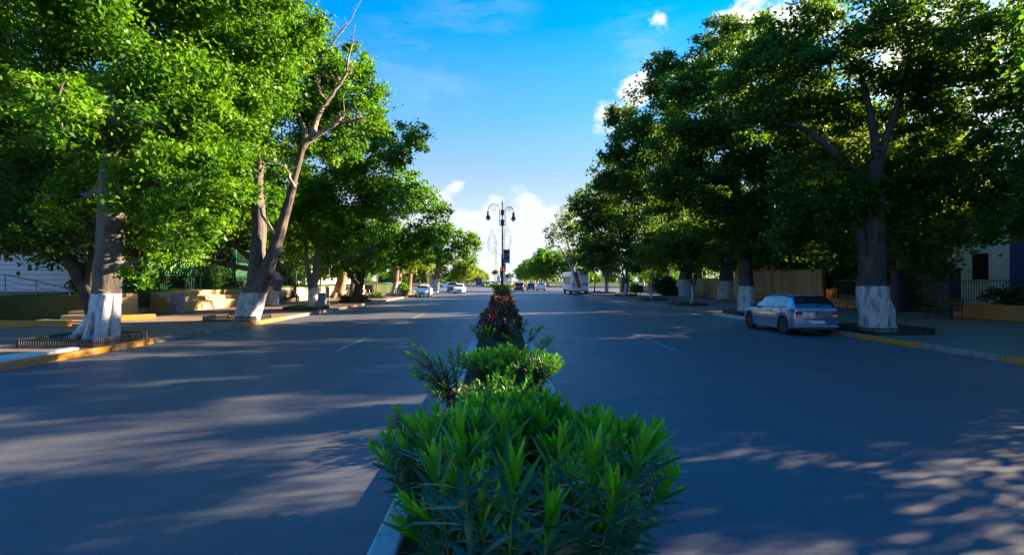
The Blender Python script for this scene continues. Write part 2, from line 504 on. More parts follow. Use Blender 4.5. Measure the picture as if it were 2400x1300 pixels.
G3 = [(0.0, (0.010, 0.050, 0.004)), (0.45, (0.030, 0.120, 0.004)), (0.75, (0.095, 0.225, 0.006)), (1.0, (0.24, 0.38, 0.012))]
M_LEAF_A = m_leaf('leaf_laurel', G3)
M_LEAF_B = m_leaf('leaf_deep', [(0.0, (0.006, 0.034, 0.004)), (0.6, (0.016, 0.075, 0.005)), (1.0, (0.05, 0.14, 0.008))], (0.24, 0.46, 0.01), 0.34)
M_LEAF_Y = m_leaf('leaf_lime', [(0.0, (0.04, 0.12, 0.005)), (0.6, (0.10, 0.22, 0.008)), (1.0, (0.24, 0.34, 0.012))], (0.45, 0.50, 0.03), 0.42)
M_LEAF_P = m_leaf('leaf_pale', [(0.0, (0.07, 0.10, 0.04)), (0.6, (0.12, 0.17, 0.06)), (1.0, (0.20, 0.25, 0.08))], (0.40, 0.45, 0.10), 0.40)
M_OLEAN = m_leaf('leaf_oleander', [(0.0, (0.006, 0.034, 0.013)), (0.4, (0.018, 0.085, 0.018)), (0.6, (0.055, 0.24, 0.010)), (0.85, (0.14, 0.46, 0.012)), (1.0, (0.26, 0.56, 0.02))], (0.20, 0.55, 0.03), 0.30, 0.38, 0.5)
M_CROTON = m_leaf('leaf_croton', [(0.0, (0.010, 0.007, 0.007)), (0.22, (0.10, 0.012, 0.010)), (0.45, (0.24, 0.022, 0.014)), (0.62, (0.015, 0.04, 0.007)), (0.80, (0.03, 0.055, 0.008)), (0.90, (0.36, 0.14, 0.02)), (1.0, (0.50, 0.05, 0.04))], (0.35, 0.08, 0.03), 0.16, 0.4, 0.5)
M_GRASSB = m_leaf('leaf_grass', [(0.0, (0.04, 0.10, 0.008)), (1.0, (0.12, 0.24, 0.02))], (0.4, 0.5, 0.03), 0.4)
M_STEM = plain('green_stem', (0.10, 0.15, 0.03), 0.7)
M_STEMW = plain('woody_stem', (0.10, 0.07, 0.045), 0.9)
M_PETAL = m_leaf('petal_pink', [(0.0, (0.62, 0.03, 0.10)), (1.0, (0.80, 0.06, 0.18))], (0.9, 0.1, 0.2), 0.3)
M_DRYLEAF = m_leaf('dry_leaf', [(0.0, (0.10, 0.05, 0.02)), (0.6, (0.30, 0.17, 0.05)), (1.0, (0.42, 0.30, 0.08))], (0.4, 0.3, 0.1), 0.2)


# ================================================================== SETTING
KL, KR = -10.75, 12.0           # kerb lines of the avenue
WL, WR = -18.2, 22.8            # back edges of the pavements
def sheet(name, x0, x1, y0, y1, z, m, parent=None):
    b = MB(); b.add([(x0, y0, z), (x1, y0, z), (x1, y1, z), (x0, y1, z)], [(0, 1, 2, 3)])
    return tag(b.build(name, m), kind='structure')
sheet('ground', -700, 700, -120, 1500, -0.012, M_GROUND)
sheet('road', KL, KR, -60, 84, 0.0, M_ASPH)
b = MB(); n = 64
b.add([(70 * math.cos(2 * math.pi * k / n), 128 + 44 * math.sin(2 * math.pi * k / n), 0.0) for k in range(n)], [tuple(range(n))])
b.add([(KL, 84, 0.0), (KR, 84, 0.0), (KR, 90, 0.0), (KL, 90, 0.0)], [(0, 1, 2, 3)])
plaza = tag(b.build('roundabout_asphalt', M_ASPH), kind='structure'); plaza.location.z = -0.004
sheet('far_road', KL, KR, 165, 900, -0.0005, M_ASPH)
def pavement(name, x0, x1, y0, y1, z=0.15, m=M_PAVE):
    b = MB(); b.box(x0, x1, y0, y1, -0.05, z)
    return tag(b.build(name, m, bevel=0.012), kind='structure')
pavement('left_pavement', WL - 3.0, KL - 0.153, -60, 83)
pavement('right_pavement', KR + 0.153, WR + 1.0, -60, 86)
pavement('far_left_pavement', WL, KL - 0.2, 172, 600)
pavement('far_right_pavement', KR + 0.2, WR, 172, 600)
def kerb(y0, y1, side, m):
    x0, x1 = (KL - 0.15, KL) if side < 0 else (KR, KR + 0.15)
    b = MB(); yy = y0
    while yy < y1 - 0.01:
        e = min(yy + 2.0, y1)
        b.box(x0, x1, yy + 0.006, e - 0.006, -0.04, 0.156)
        yy = e
    return tag(b.build('kerb', m, bevel=0.02), kind='structure')
for y0, y1, m in ((-10, 15.6, M_KERB_Y), (15.6, 21.0, M_KERB_G), (21.0, 25.0, M_KERB_Y), (25.0, 31, M_KERB_G), (31, 62, M_KERB_F), (62, 83, M_KERB_G), (172, 400, M_KERB_G)):
    kerb(y0, y1, -1, m)
for y0, y1, m in ((-10, 8.0, M_KERB_G), (8.0, 12.1, M_KERB_Y), (12.1, 14.4, M_KERB_G), (14.4, 17.0, M_KERB_Y), (17.0, 19.5, M_KERB_G), (19.5, 28.6, M_KERB_W), (28.6, 30.6, M_KERB_F), (30.6, 36.0, M_KERB_G), (36, 39.5, M_KERB_F), (39.5, 86, M_KERB_G), (172, 400, M_KERB_G)):
    kerb(y0, y1, 1, m)
# corner kerb returns at the roundabout
for x0, x1, y in ((WL, KL - 0.2, 83.1), (KR + 0.2, WR, 86.1)):
    b = MB(); b.box(x0, x1, y, y + 0.2, -0.04, 0.156); tag(b.build('kerb', M_KERB_W, bevel=0.02), kind='structure')
# raised pale slab along the left kerb
b = MB(); b.prism([(-12.4, 9.0), (-10.98, 6.0), (-10.98, 13.1), (-11.25, 13.2)], 0.146, 0.215, 'z')
tag(b.build('raised_slab', M_KERB_W, bevel=0.015), kind='structure')
# median: soil bed and white kerbs
MED_END = 50.0
for sx in (-1, 1):
    b = MB(); yy = -6.0
    while yy < MED_END:
        x0, x1 = sorted((sx * 0.70, sx * 0.90))
        b.box(x0, x1, yy + 0.006, yy + 1.494, -0.04, 0.14)
        yy += 1.5
    tag(b.build('median_kerb', M_KERB_W, bevel=0.02), kind='structure')
b = MB(); b.box(-0.90, 0.90, MED_END, MED_END + 0.2, -0.04, 0.14); tag(b.build('median_kerb', M_KERB_W, bevel=0.02), kind='structure')
# soil as a lumpy strip
nx, ny = 9, 220
vs, fs = [], []
for j in range(ny + 1):
    for i in range(nx + 1):
        x = -0.698 + 1.396 * i / nx; y = -6 + (MED_END + 6) * j / ny
        vs.append((x, y, 0.085 + 0.03 * noise.noise((x * 2.5, y * 2.5, 0)) + 0.02 * noise.noise((x * 9, y * 9, 3))))
for j in range(ny):
    for i in range(nx):
        a = j * (nx + 1) + i
        fs.append((a, a + 1, a + nx + 2, a + nx + 1))
b = MB(); b.add(vs, fs); tag(b.build('median_soil', M_SOIL, smooth=True), kind='structure')
# worn lane dashes
for x in (4.85, -4.55):
    for i, y in enumerate((13.9, 25.0, 36, 47, 58, 69)):
        b = MB(); b.add([(x - 0.06, y, 0.004), (x + 0.06, y, 0.004), (x + 0.06, y + 5, 0.004), (x - 0.06, y + 5, 0.004)], [(0, 1, 2, 3)])
        tag(b.build('lane_marking', M_LINE), kind='structure')

# ================================================================== TREES
rng = np.random.default_rng(11)
def rand_unit(n):
    v = rng.normal(size=(n, 3)); return v / np.linalg.norm(v, axis=1, keepdims=True)
def norm(v):
    return v / np.maximum(np.linalg.norm(v, axis=1, keepdims=True), 1e-6)

def leaf_cloud(name, blobs, L, dens, mat, parent, origin, hole=0.42, flat=0.8, clump=None, bias=0.0, droop=0.35):
    """leaf clumps filling the given blobs: (x,y,z,r). Individual leaf faces."""
    P, A = [], []
    for (bx, by, bz, br) in blobs:
        br *= 1.17
        cr = clump or max(0.30, min(0.75, 0.22 * br + 0.12))
        ncl = max(6, int(9.0 * (br / cr) ** 2 * 0.42))
        d = rand_unit(ncl)
        rad = br * (0.45 + 0.62 * rng.random(ncl) ** 0.55)
        c = d * rad[:, None]
        c[:, 2] *= flat
        c += (bx, by, bz)
        # noise holes
        keep = np.array([noise.noise(Vector(q) * (0.9 / max(0.6, br * 0.45)) + Vector((bx, 3.1, bz))) > -hole * 0.5 for q in c])
        c = c[keep]
        if len(c) == 0: continue
        tot = int(dens * 4.4 * 4 * math.pi * br * br / (L * L))
        m = max(5, tot // len(c))
        ca = rng.random(len(c))
        sz = cr * (0.6 + 0.8 * rng.random(len(c)))
        o = rng.normal(size=(len(c), m, 3)) * 0.5
        o[:, :, 2] *= 0.62
        p = c[:, None, :] + o * sz[:, None, None]
        p[:, :, 2] -= (np.linalg.norm(o[:, :, :2], axis=2) ** 2) * 0.18 * sz[:, None]
        P.append(p.reshape(-1, 3))
        A.append((0.62 * ca[:, None] + 0.38 * rng.random((len(c), m)) + bias).reshape(-1))
    P = np.concatenate(P); A = np.clip(np.concatenate(A), 0, 1)
    N = len(P)
    P -= np.array(origin)
    nrm = rand_unit(N) * 0.85; nrm[:, 2] += 0.75; nrm = norm(nrm)
    d = rand_unit(N); d[:, 2] -= droop
    d -= nrm * np.sum(d * nrm, axis=1, keepdims=True); d = norm(d)
    s = np.cross(d, nrm)
    l = L * (0.65 + 0.7 * rng.random((N, 1))); wd_ = l * 0.30
    v0 = P; v1 = P + d * l * 0.42 + s * wd_ + nrm * l * 0.06; v2 = P + d * l - nrm * l * 0.10; v3 = P + d * l * 0.42 - s * wd_ + nrm * l * 0.06
    V = np.stack([v0, v1, v2, v3], axis=1).reshape(-1, 3)
    Fc = np.arange(4 * N).reshape(N, 4)
    return npmesh(name, V, Fc, A, mat, parent)

def curve_pts(a, b, k=5, sag=0.0, wob=0.0):
    a, b = Vector(a), Vector(b); L = (b - a).length
    out = []
    for i in range(k + 1):
        t = i / k
        p = a.lerp(b, t)
        p.z += sag * L * math.sin(math.pi * t)
        if 0 < i < k:
            p += Vector((random.uniform(-1, 1), random.uniform(-1, 1), random.uniform(-1, 1))) * wob * L
        out.append(p)
    return out

TREE_COUNT = [0]
def tree(name, label, cat, trunks, blobs, mat, L, wh=1.6, dens=0.62, group=None, limb_r=1.0, tint=(0.13, 0.105, 0.088),
         hole=0.42, flare=0.0, extra=None, dead=None, twigs=5, flat=0.82, bias=0.0, sides=12, attach=None):
    """trunks: list of polylines [(x,y,z,r)...]; blobs in world coordinates (x,y,z,r)"""
    base = trunks[0][0]
    org = Vector((base[0], base[1], 0.15))
    root = empty(name, org, label, cat, group)
    tb = MB()
    if flare:
        for k in range(7):
            a = 2 * math.pi * k / 7 + random.uniform(-.3, .3)
            r0 = base[3]
            L_ = r0 * flare * random.uniform(0.8, 1.2)
            pts = [Vector((base[0] + math.cos(a) * r0 * 0.35, base[1] + math.sin(a) * r0 * 0.35, 0.15 + 1.1)),
                   Vector((base[0] + math.cos(a) * r0 * 0.7, base[1] + math.sin(a) * r0 * 0.7, 0.15 + 0.5)),
                   Vector((base[0] + math.cos(a) * (r0 + L_), base[1] + math.sin(a) * (r0 + L_), 0.10))]
            tb.tube([p - org for p in pts], [r0 * 0.30, r0 * 0.34, r0 * 0.20], 8, 0.2)
    nodes = []
    for tr in trunks:
        # densify
        pts, rad = [], []
        for i in range(len(tr) - 1):
            p0, p1 = Vector(tr[i][:3]), Vector(tr[i + 1][:3])
            k = max(2, int((p1 - p0).length / 0.35))
            pm = Vector(tr[max(i - 1, 0)][:3]); pn = Vector(tr[min(i + 2, len(tr) - 1)][:3])
            for j in range(k):
                t = j / k
                # catmull-rom
                q = 0.5 * ((2 * p0) + (p1 - pm) * t + (2 * pm - 5 * p0 + 4 * p1 - pn) * t * t + (-pm + 3 * p0 - 3 * p1 + pn) * t ** 3)
                pts.append(q - org); rad.append(tr[i][3] * (1 - t) + tr[i + 1][3] * t)
        pts.append(Vector(tr[-1][:3]) - org); rad.append(tr[-1][3])
        tb.tube(pts, rad, sides if tr[0][3] < .4 else 24, 0.22, True, (0.09, 5) if tr[0][3] > 0.3 else None, seed=random.random() * 9)
        nodes += list(zip(pts, rad))
    for ex in (extra or []):
        tb.tube([Vector(p[:3]) - org for p in ex], [p[3] for p in ex], 10, 0.25, seed=random.random() * 9)
    tb.build('trunk', m_bark(wh, tint), root, smooth=True)
    # limbs
    lb = MB()
    zmin = min(1.9, 0.3 * max(p.z for p, r in nodes))
    for (bx, by, bz, br) in blobs:
        c = Vector((bx, by, bz)) - org
        best, bd = None, 1e9
        for p, r in nodes:
            if p.z < zmin: continue
            dd = (p - c).length + max(0, p.z - c.z) * 1.5 + max(0, (c - p).length * 0.2)
            if dd < bd: bd, best = dd, (p, r)
        if best is None: best = nodes[-1]
        p, r = best
        r0 = min(r * 0.75, (0.035 + 0.030 * (c - p).length) * limb_r)
        lp = curve_pts(p, c, 6, 0.07, 0.03)
        lr = [r0 * (1 - 0.72 * i / 6) for i in range(7)]
        lb.tube(lp, lr, 7, 0.15)
        nodes += [(q, rr) for q, rr in zip(lp[2:], lr[2:])]
        for k in range(twigs):
            d = Vector((random.gauss(0, 1), random.gauss(0, 1), random.gauss(0, 0.8))).normalized()
            e = c + d * br * random.uniform(0.7, 0.98)
            s = lp[random.choice((3, 4, 5, 6))]
            lb.tube(curve_pts(s, e, 4, 0.05, 0.05), [r0 * 0.32, r0 * 0.26, r0 * 0.2, r0 * 0.14, r0 * 0.07], 5)
    if lb.v:
        lb.build('limbs', m_bark(0, tint), root, smooth=True)
    if dead:
        db = MB()
        for path in dead:
            pts, rad = [], []
            for i in range(len(path) - 1):
                p0, p1 = Vector(path[i][:3]), Vector(path[i + 1][:3])
                for j in range(3):
                    t = j / 3; pts.append(p0.lerp(p1, t) - org + Vector((random.uniform(-1, 1), random.uniform(-1, 1), random.uniform(-1, 1))) * 0.04); rad.append(path[i][3] * (1 - t) + path[i + 1][3] * t)
            pts.append(Vector(path[-1][:3]) - org); rad.append(path[-1][3])
            db.tube(pts, rad, 7, 0.2)
            for q, r in list(zip(pts, rad))[3:]:
                if r < 0.09 and random.random() < 0.8:
                    for _ in range(3):
                        e = q + Vector((random.uniform(-1, 1), random.uniform(-.6, .6), random.uniform(-.2, 1))) * random.uniform(0.3, 1.0)
                        db.tube(curve_pts(q, e, 3, 0, 0.08), [r * 0.4, r * 0.3, r * 0.2, 0.004], 4)
        db.build('dead_branches', M_DEAD, root, smooth=True)
    if blobs:
        leaf_cloud('crown', blobs, L, dens, mat, root, org, hole=hole, flat=flat, bias=bias)
    TREE_COUNT[0] += 1
    return root
M_DEAD = m_bark(0, (0.30, 0.24, 0.19))

def PB(lst, Y0):
    """photo-measured crown lobes -> world (px, py, r_px[, Y])"""
    out = []
    for q in lst:
        Y = q[3] if len(q) > 3 else Y0
        p = W(q[0], q[1], Y)
        out.append((p.x, p.y, p.z, q[2] * Y / F))
    return out
def PT(lst, Y0):
    """photo-measured trunk path -> world (px, py, r_m[, Y])"""
    out = []
    for q in lst:
        Y = q[3] if len(q) > 3 else Y0
        p = W(q[0], q[1], Y)
        out.append((p.x, p.y, max(p.z, 0.12), q[2]))
    return out
#TREES
# ---- left side, front to back
tree('laurel_tree', 'nearest left tree, its flaring fluted trunk whitewashed below, inside a black iron guard', 'tree',
     [PT([(243, 797, .44), (246, 740, .40), (251, 690, .385), (254, 640, .385), (259, 580, .36), (264, 500, .36), (262, 420, .31), (272, 330, .24), (285, 240, .18)], 15.4)],
     PB([(250, 60, 215, 15.5), (420, 130, 170, 16.2), (128, 245, 80, 12.3), (385, 300, 130, 15.2), (425, 430, 105, 14.8), (370, 440, 72, 14.9), (90, 60, 160, 17),
         (560, 170, 120, 17.2), (180, -160, 260, 15), (440, -90, 200, 16.5), (340, 622, 36, 14.6), (620, 60, 100, 17.8), (520, 300, 90, 16.8), (500, 400, 55, 15.5), (600, 200, 80, 17.5), (650, 10, 90, 17.4), (470, 520, 50, 15.2), (400, 545, 50, 16), (200, 350, 85, 17), (170, 480, 60, 17.5), (560, 300, 70, 17.5)], 15.4),
     M_LEAF_A, 0.15, wh=1.40, dens=0.72, hole=0.10, bias=0.05, limb_r=1.3,
     extra=[PT([(244, 670, .10), (228, 720, .17), (205, 762, .17), (176, 787, .13), (146, 800, .07)], 15.2), PT([(244, 680, .14), (232, 725, .19), (217, 765, .18), (203, 802, .15)], 15.05), PT([(252, 690, .16), (246, 735, .21), (240, 803, .19)], 14.98),
            PT([(268, 690, .12), (270, 745, .15), (270, 803, .13)], 15.1), PT([(246, 690, .12), (232, 745, .16), (196, 792, .09)], 15.9)])
tree('laurel_tree', 'dark spreading tree behind the nearest left trunk, its bough reaching over the banded white house', 'tree',
     [PT([(232, 752, .42), (215, 700, .36), (190, 650, .32), (160, 605, .28), (110, 570, .24), (50, 545, .20), (-40, 530, .16)], 22.0),
      PT([(212, 680, .3), (226, 600, .27), (230, 520, .22), (215, 440, .16)], 22.0)],
     PB([(60, 515, 75, 21), (150, 555, 45, 20.5), (-60, 420, 160, 22), (110, 430, 110, 24), (20, 230, 170, 24), (225, 470, 70, 23), (320, 575, 55, 24), (160, 300, 120, 25), (10, 560, 40, 20), (340, 520, 80, 25), (-20, 40, 180, 24), (90, 560, 45, 20)], 22.0),
     M_LEAF_B, 0.19, wh=0, dens=0.6, tint=(0.07, 0.05, 0.04), limb_r=1.4)
tree('laurel_tree', 'forked left tree with two leaning trunks, one ending in bare dead branches above the foliage', 'tree',
     [PT([(578, 748, .52), (588, 700, .46), (598, 660, .36), (602, 600, .33), (607, 540, .31), (603, 460, .27), (608, 370, .2), (625, 280, .14)], 22.8),
      PT([(582, 748, .40), (604, 690, .40), (630, 620, .30), (652, 560, .245), (672, 490, .20), (690, 420, .14), (703, 370, .125), (712, 338, .115)], 22.6)],
     PB([(590, 90, 115, 22), (680, 170, 90, 22.5), (805, 225, 75, 24), (760, 140, 48, 23), (640, 300, 80, 23.4), (555, 400, 95, 22.6), (490, 250, 105, 23), (775, 330, 60, 25), (610, 470, 50, 23.6),
         (700, 70, 48, 21.6), (445, 60, 130, 24), (860, 260, 45, 25), (850, 200, 40, 24), (470, 470, 75, 23), (430, 560, 50, 25), (715, 250, 60, 24.6), (820, 150, 40, 24.5), (750, 200, 55, 25), (790, 310, 55, 25), (660, -60, 80, 22)], 22.8),
     M_LEAF_A, 0.17, wh=1.25, dens=0.70, hole=0.14, bias=0.08,
     extra=[PT([(640, 640, .14), (655, 655, .24), (648, 680, .16)], 22.4), PT([(575, 720, .3), (556, 755, .14)], 22.4)],
     dead=[PT([(712, 340, 0.150), (716, 315, 0.120), (700, 272, 0.083), (688, 238, 0.068), (686, 214, 0.060)], 22.6),
           PT([(712, 342, 0.150), (735, 318, 0.143), (742, 275, 0.112), (765, 240, 0.098), (752, 222, 0.075), (743, 190, 0.075), (757, 143, 0.060), (790, 90, 0.041), (822, 45, 0.026), (845, 0, 0.013)], 22.2),
           PT([(745, 190, 0.060), (730, 164, 0.045), (706, 150, 0.038), (688, 147, 0.022)], 22.0),
           PT([(756, 140, 0.038), (745, 110, 0.026), (740, 90, 0.015)], 22.0),
           PT([(730, 325, 0.112), (770, 300, 0.098), (795, 285, 0.090), (808, 265, 0.045)], 22.2),
           PT([(795, 286, 0.083), (825, 285, 0.068), (849, 276, 0.053)], 22.0),
           PT([(768, 236, 0.075), (797, 200, 0.060), (812, 170, 0.045), (820, 120, 0.030), (833, 60, 0.011)], 22.0),
           PT([(640, 545, 0.075), (615, 505, 0.053), (595, 468, 0.038)], 22.2), PT([(690, 440, 0.105), (676, 405, 0.060), (668, 385, 0.038)], 22.2)])
tree('laurel_tree', 'thick dark trunk by the stone wall just behind the forked left tree', 'tree',
     [PT([(634, 713, .60), (636, 680, .48), (640, 640, .42), (645, 580, .36), (650, 500, .28)], 37.0),
      PT([(636, 650, .22), (590, 632, .2), (520, 618, .17), (440, 600, .12), (395, 590, .08)], 35.5),
      PT([(638, 640, .24), (580, 600, .2), (520, 550, .14), (480, 520, .1)], 36.0)],
     PB([(560, 480, 70, 36), (650, 420, 80, 38), (700, 560, 50, 38), (500, 520, 50, 36), (730, 480, 60, 39), (480, 400, 80, 38)], 37.0),
     M_LEAF_B, 0.24, wh=1.4, dens=0.6, tint=(0.09, 0.07, 0.055))
tree('laurel_tree', 'slender many-stemmed left tree with a whitewashed foot and a grass-filled guard', 'tree',
     [PT([(729, 725, .25), (731, 700, .22), (728, 670, .19), (722, 640, .13), (718, 600, .11), (716, 560, .08)], 31.2),
      PT([(731, 690, .20), (735, 660, .15), (738, 610, .11), (745, 570, .09), (748, 520, .07)], 31.2),
      PT([(733, 690, .20), (741, 655, .15), (750, 610, .12), (762, 575, .09), (775, 540, .07)], 31.0)],
     PB([(845, 345, 72, 31), (925, 335, 50, 30), (975, 312, 26, 29), (965, 350, 28, 29), (800, 450, 75, 31), (870, 420, 62, 31), (760, 515, 60, 30.5), (700, 450, 70, 31), (900, 475, 48, 31.5), (700, 545, 48, 31), (815, 555, 40, 31), (760, 400, 70, 32), (770, 590, 26, 30), (860, 610, 34, 33), (700, 610, 30, 33), (660, 560, 50, 34)], 31.2),
     M_LEAF_A, 0.19, wh=1.35, dens=0.66, tint=(0.17, 0.14, 0.12))
tree('laurel_tree', 'left tree with a leaning dark trunk and ferns at its foot, beside the standing walker', 'tree',
     [PT([(832, 707, .42), (838, 680, .36), (845, 650, .32), (848, 610, .26), (846, 560, .2), (850, 510, .15)], 41.6),
      PT([(840, 668, .22), (815, 635, .17), (795, 600, .14), (790, 560, .1)], 41.0), PT([(850, 640, .2), (862, 600, .15), (880, 560, .1)], 41)],
     PB([(925, 470, 52, 41), (985, 478, 44, 41), (1028, 498, 24, 40), (905, 555, 48, 41), (965, 560, 46, 41), (850, 590, 38, 41), (935, 425, 40, 40), (1010, 540, 32, 41), (990, 445, 22, 40.5), (880, 610, 28, 40), (780, 610, 30, 41), (940, 605, 28, 44), (1000, 590, 30, 44), (830, 630, 20, 42)], 41.6),
     M_LEAF_A, 0.24, wh=0.0, dens=0.64, bias=0.08, tint=(0.12, 0.09, 0.07))
tree('laurel_tree', 'stout pale-footed trunk leaning right against the rubble wall, near the seated man', 'tree',
     [PT([(793, 694, .62), (797, 670, .52), (803, 645, .46), (806, 620, .38)], 53)],
     PB([(800, 590, 26, 53), (770, 570, 32, 54), (840, 575, 28, 54)], 53), M_LEAF_B, 0.3, wh=0.0, dens=0.6, tint=(0.26, 0.18, 0.12), flare=0.5)
tree('young_tree', 'thin young tree in a round planted guard right of the standing walker', 'tree',
     [PT([(882, 698, .07), (882, 680, .06), (884, 655, .05), (880, 635, .04)], 51.8)],
     PB([(882, 625, 20, 51.8), (868, 612, 15, 51.8), (900, 615, 17, 51.8)], 51.8), M_LEAF_A, 0.26, wh=0, dens=0.6, tint=(0.25, 0.18, 0.13))
tree('laurel_tree', 'leaning whitewashed trunk with a shrub against it, left of the white sedan', 'tree',
     [PT([(920, 692, .36), (925, 675, .30), (929, 655, .26), (932, 625, .2)], 60), PT([(936, 690, .3), (934, 665, .24), (938, 630, .18)], 60.5)],
     PB([(915, 600, 24, 60), (940, 585, 28, 60), (900, 610, 18, 60)], 60), M_LEAF_A, 0.32, wh=1.6, dens=0.6, tint=(0.24, 0.17, 0.12))
tree('laurel_tree', 'lime-green left tree with a sunlit orange-brown trunk directly behind the white sedan', 'tree',
     [PT([(955, 692, .40), (959, 670, .30), (961, 650, .27), (962, 640, .24)], 64), PT([(961, 642, .2), (966, 628, .16), (970, 612, .1)], 64)],
     PB([(955, 612, 26, 64), (985, 600, 26, 63), (930, 612, 22, 64), (1000, 618, 14, 62), (905, 600, 22, 64), (965, 590, 22, 64)], 64),
     M_LEAF_Y, 0.34, wh=0, dens=0.62, tint=(0.42, 0.24, 0.14))
tree('laurel_tree', 'big dark tree with paired leaning trunks on the left corner before the roundabout', 'tree',
     [PT([(1008, 684, .55), (1013, 665, .45), (1020, 640, .40), (1028, 615, .3), (1032, 590, .22)], 79), PT([(1021, 684, .42), (1025, 665, .34), (1030, 640, .28), (1036, 620, .2)], 78.5)],
     PB([(1050, 560, 32, 78), (1085, 562, 27, 78), (1018, 590, 30, 79), (1103, 575, 20, 77.5), (1098, 604, 18, 78), (1042, 612, 20, 78), (1008, 560, 30, 80), (1108, 556, 13, 78), (1068, 590, 26, 78), (1030, 540, 28, 79), (985, 575, 26, 80)], 79),
     M_LEAF_A, 0.40, wh=2.0, dens=0.62, bias=0.06, tint=(0.2, 0.13, 0.09), flat=0.75)
# ---- right side
tree('laurel_tree', 'nearest right tree, thick whitewashed trunk numbered in dark paint, behind the silver hatchback', 'tree',
     [PT([(2060, 778, .57), (2050, 730, .53), (2042, 680, .49), (2044, 620, .38), (2050, 560, .32), (2052, 480, .29), (2052, 400, .25), (2058, 360, .22)], 18.0),
      PT([(2056, 375, .17), (2050, 320, .14), (2036, 250, .11), (2020, 180, .08)], 18.0), PT([(2060, 370, .17), (2082, 310, .13), (2110, 230, .10), (2130, 150, .08)], 18.0),
      PT([(2046, 430, .18), (1985, 385, .15), (1930, 335, .13), (1880, 300, .10), (1810, 285, .07)], 18.2), PT([(2044, 660, .2), (2024, 600, .17), (2014, 540, .13)], 18.0)],
     PB([(1950, 110, 120, 18), (2150, 70, 130, 17), (1815, 170, 105, 18.5), (2300, 95, 125, 16.4), (1985, 470, 62, 18), (2110, 440, 75, 18.5), (1905, 470, 62, 18), (1870, 395, 46, 18.5), (2205, 370, 62, 18), (2290, 420, 66, 17),
         (2110, 535, 44, 18), (1940, 545, 44, 18.5), (2280, 530, 44, 17), (1850, 540, 40, 18.5), (1790, 110, 60, 19), (2180, 470, 60, 18), (2150, 600, 36, 18.5), (2220, 640, 26, 18.5), (1960, 590, 34, 19), (1870, 560, 44, 19.5), (2370, 440, 60, 17), (2390, 180, 70, 16), (1960, 400, 60, 19), (2060, 230, 55, 19.5), (1940, 260, 60, 19.5), (2170, 290, 60, 19), (2360, 300, 70, 16), (1800, 270, 60, 19), (2180, 560, 36, 17.5), (2230, 220, 70, 18)], 18.0),
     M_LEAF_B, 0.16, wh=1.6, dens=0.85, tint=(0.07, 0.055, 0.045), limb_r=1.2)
tree('laurel_tree', 'second right tree, dark trunk whitewashed at the foot, beyond the bonnet of the silver hatchback', 'tree',
     [PT([(1748, 733, .48), (1750, 700, .42), (1748, 640, .36), (1745, 580, .33), (1735, 520, .27), (1725, 440, .2), (1715, 350, .15)], 27.0),
      PT([(1748, 600, .25), (1772, 540, .2), (1790, 470, .14)], 27)],
     PB([(1740, 190, 90, 27), (1655, 260, 80, 27), (1605, 340, 70, 27.5), (1700, 340, 85, 27), (1800, 350, 70, 27), (1650, 430, 70, 27), (1745, 450, 70, 27), (1810, 480, 55, 26), (1590, 425, 55, 27.5), (1850, 200, 80, 27), (1690, 520, 50, 27), (1820, 590, 36, 26), (1750, 110, 62, 27), (1620, 190, 50, 27), (1870, 500, 55, 25), (1900, 400, 60, 26), (1560, 510, 50, 29), (1760, 560, 40, 26), (1900, 300, 60, 27)], 27.0),
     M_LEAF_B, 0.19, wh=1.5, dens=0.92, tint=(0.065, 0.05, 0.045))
tree('laurel_tree', 'stout whitewashed trunk near the board fence, standing back from the kerb on the right', 'tree',
     [PT([(1700, 700, .70), (1700, 680, .62), (1700, 655, .58), (1702, 620, .5), (1690, 560, .4), (1660, 480, .3), (1620, 400, .22)], 45.0)],
     PB([(1525, 285, 80, 38), (1478, 320, 46, 37), (1465, 400, 46, 37), (1575, 200, 55, 36), (1540, 390, 72, 38), (1620, 500, 70, 40), (1500, 475, 58, 38), (1600, 300, 75, 39), (1640, 140, 46, 36), (1560, 150, 36, 36), (1430, 350, 24, 36), (1420, 430, 24, 37), (1690, 80, 40, 36), (1700, 580, 45, 42)], 45.0),
     M_LEAF_B, 0.23, wh=1.75, dens=0.85, tint=(0.09, 0.07, 0.055))
tree('young_tree', 'thin young tree in the guard nearest beyond the silver hatchback, right kerb', 'tree',
     [PT([(1620, 712, .11), (1623, 690, .09), (1620, 660, .08), (1616, 620, .06)], 36.6), PT([(1622, 680, .07), (1632, 650, .055), (1640, 600, .04)], 36.6)],
     PB([(1610, 590, 42, 36.6), (1650, 575, 38, 36.6), (1575, 580, 34, 36.6), (1625, 545, 42, 36.6), (1625, 640, 14, 36)], 36.6),
     M_LEAF_B, 0.23, wh=1.4, dens=0.66, tint=(0.10, 0.08, 0.07))
tree('laurel_tree', 'very wide whitewashed trunk standing back, left of the stout trunk by the fence', 'tree',
     [PT([(1611, 694, .90), (1608, 675, .78), (1606, 655, .74), (1612, 625, .55), (1625, 560, .4)], 56.0)],
     PB([(1640, 520, 45, 55), (1600, 480, 50, 55), (1680, 480, 50, 54), (1570, 540, 40, 55), (1560, 450, 40, 54)], 56.0),
     M_LEAF_B, 0.3, wh=1.9, dens=0.6, tint=(0.12, 0.09, 0.07))
tree('young_tree', 'slim right tree with sunlit leaves and a half whitewashed stem in a reddish guard', 'tree',
     [PT([(1527, 703, .14), (1525, 685, .11), (1528, 660, .09), (1530, 630, .07)], 46.0)],
     PB([(1532, 600, 27, 46), (1550, 622, 14, 45.6), (1508, 590, 26, 46), (1560, 585, 26, 46)], 46.0),
     M_LEAF_Y, 0.27, wh=1.0, dens=0.6, tint=(0.3, 0.18, 0.12))
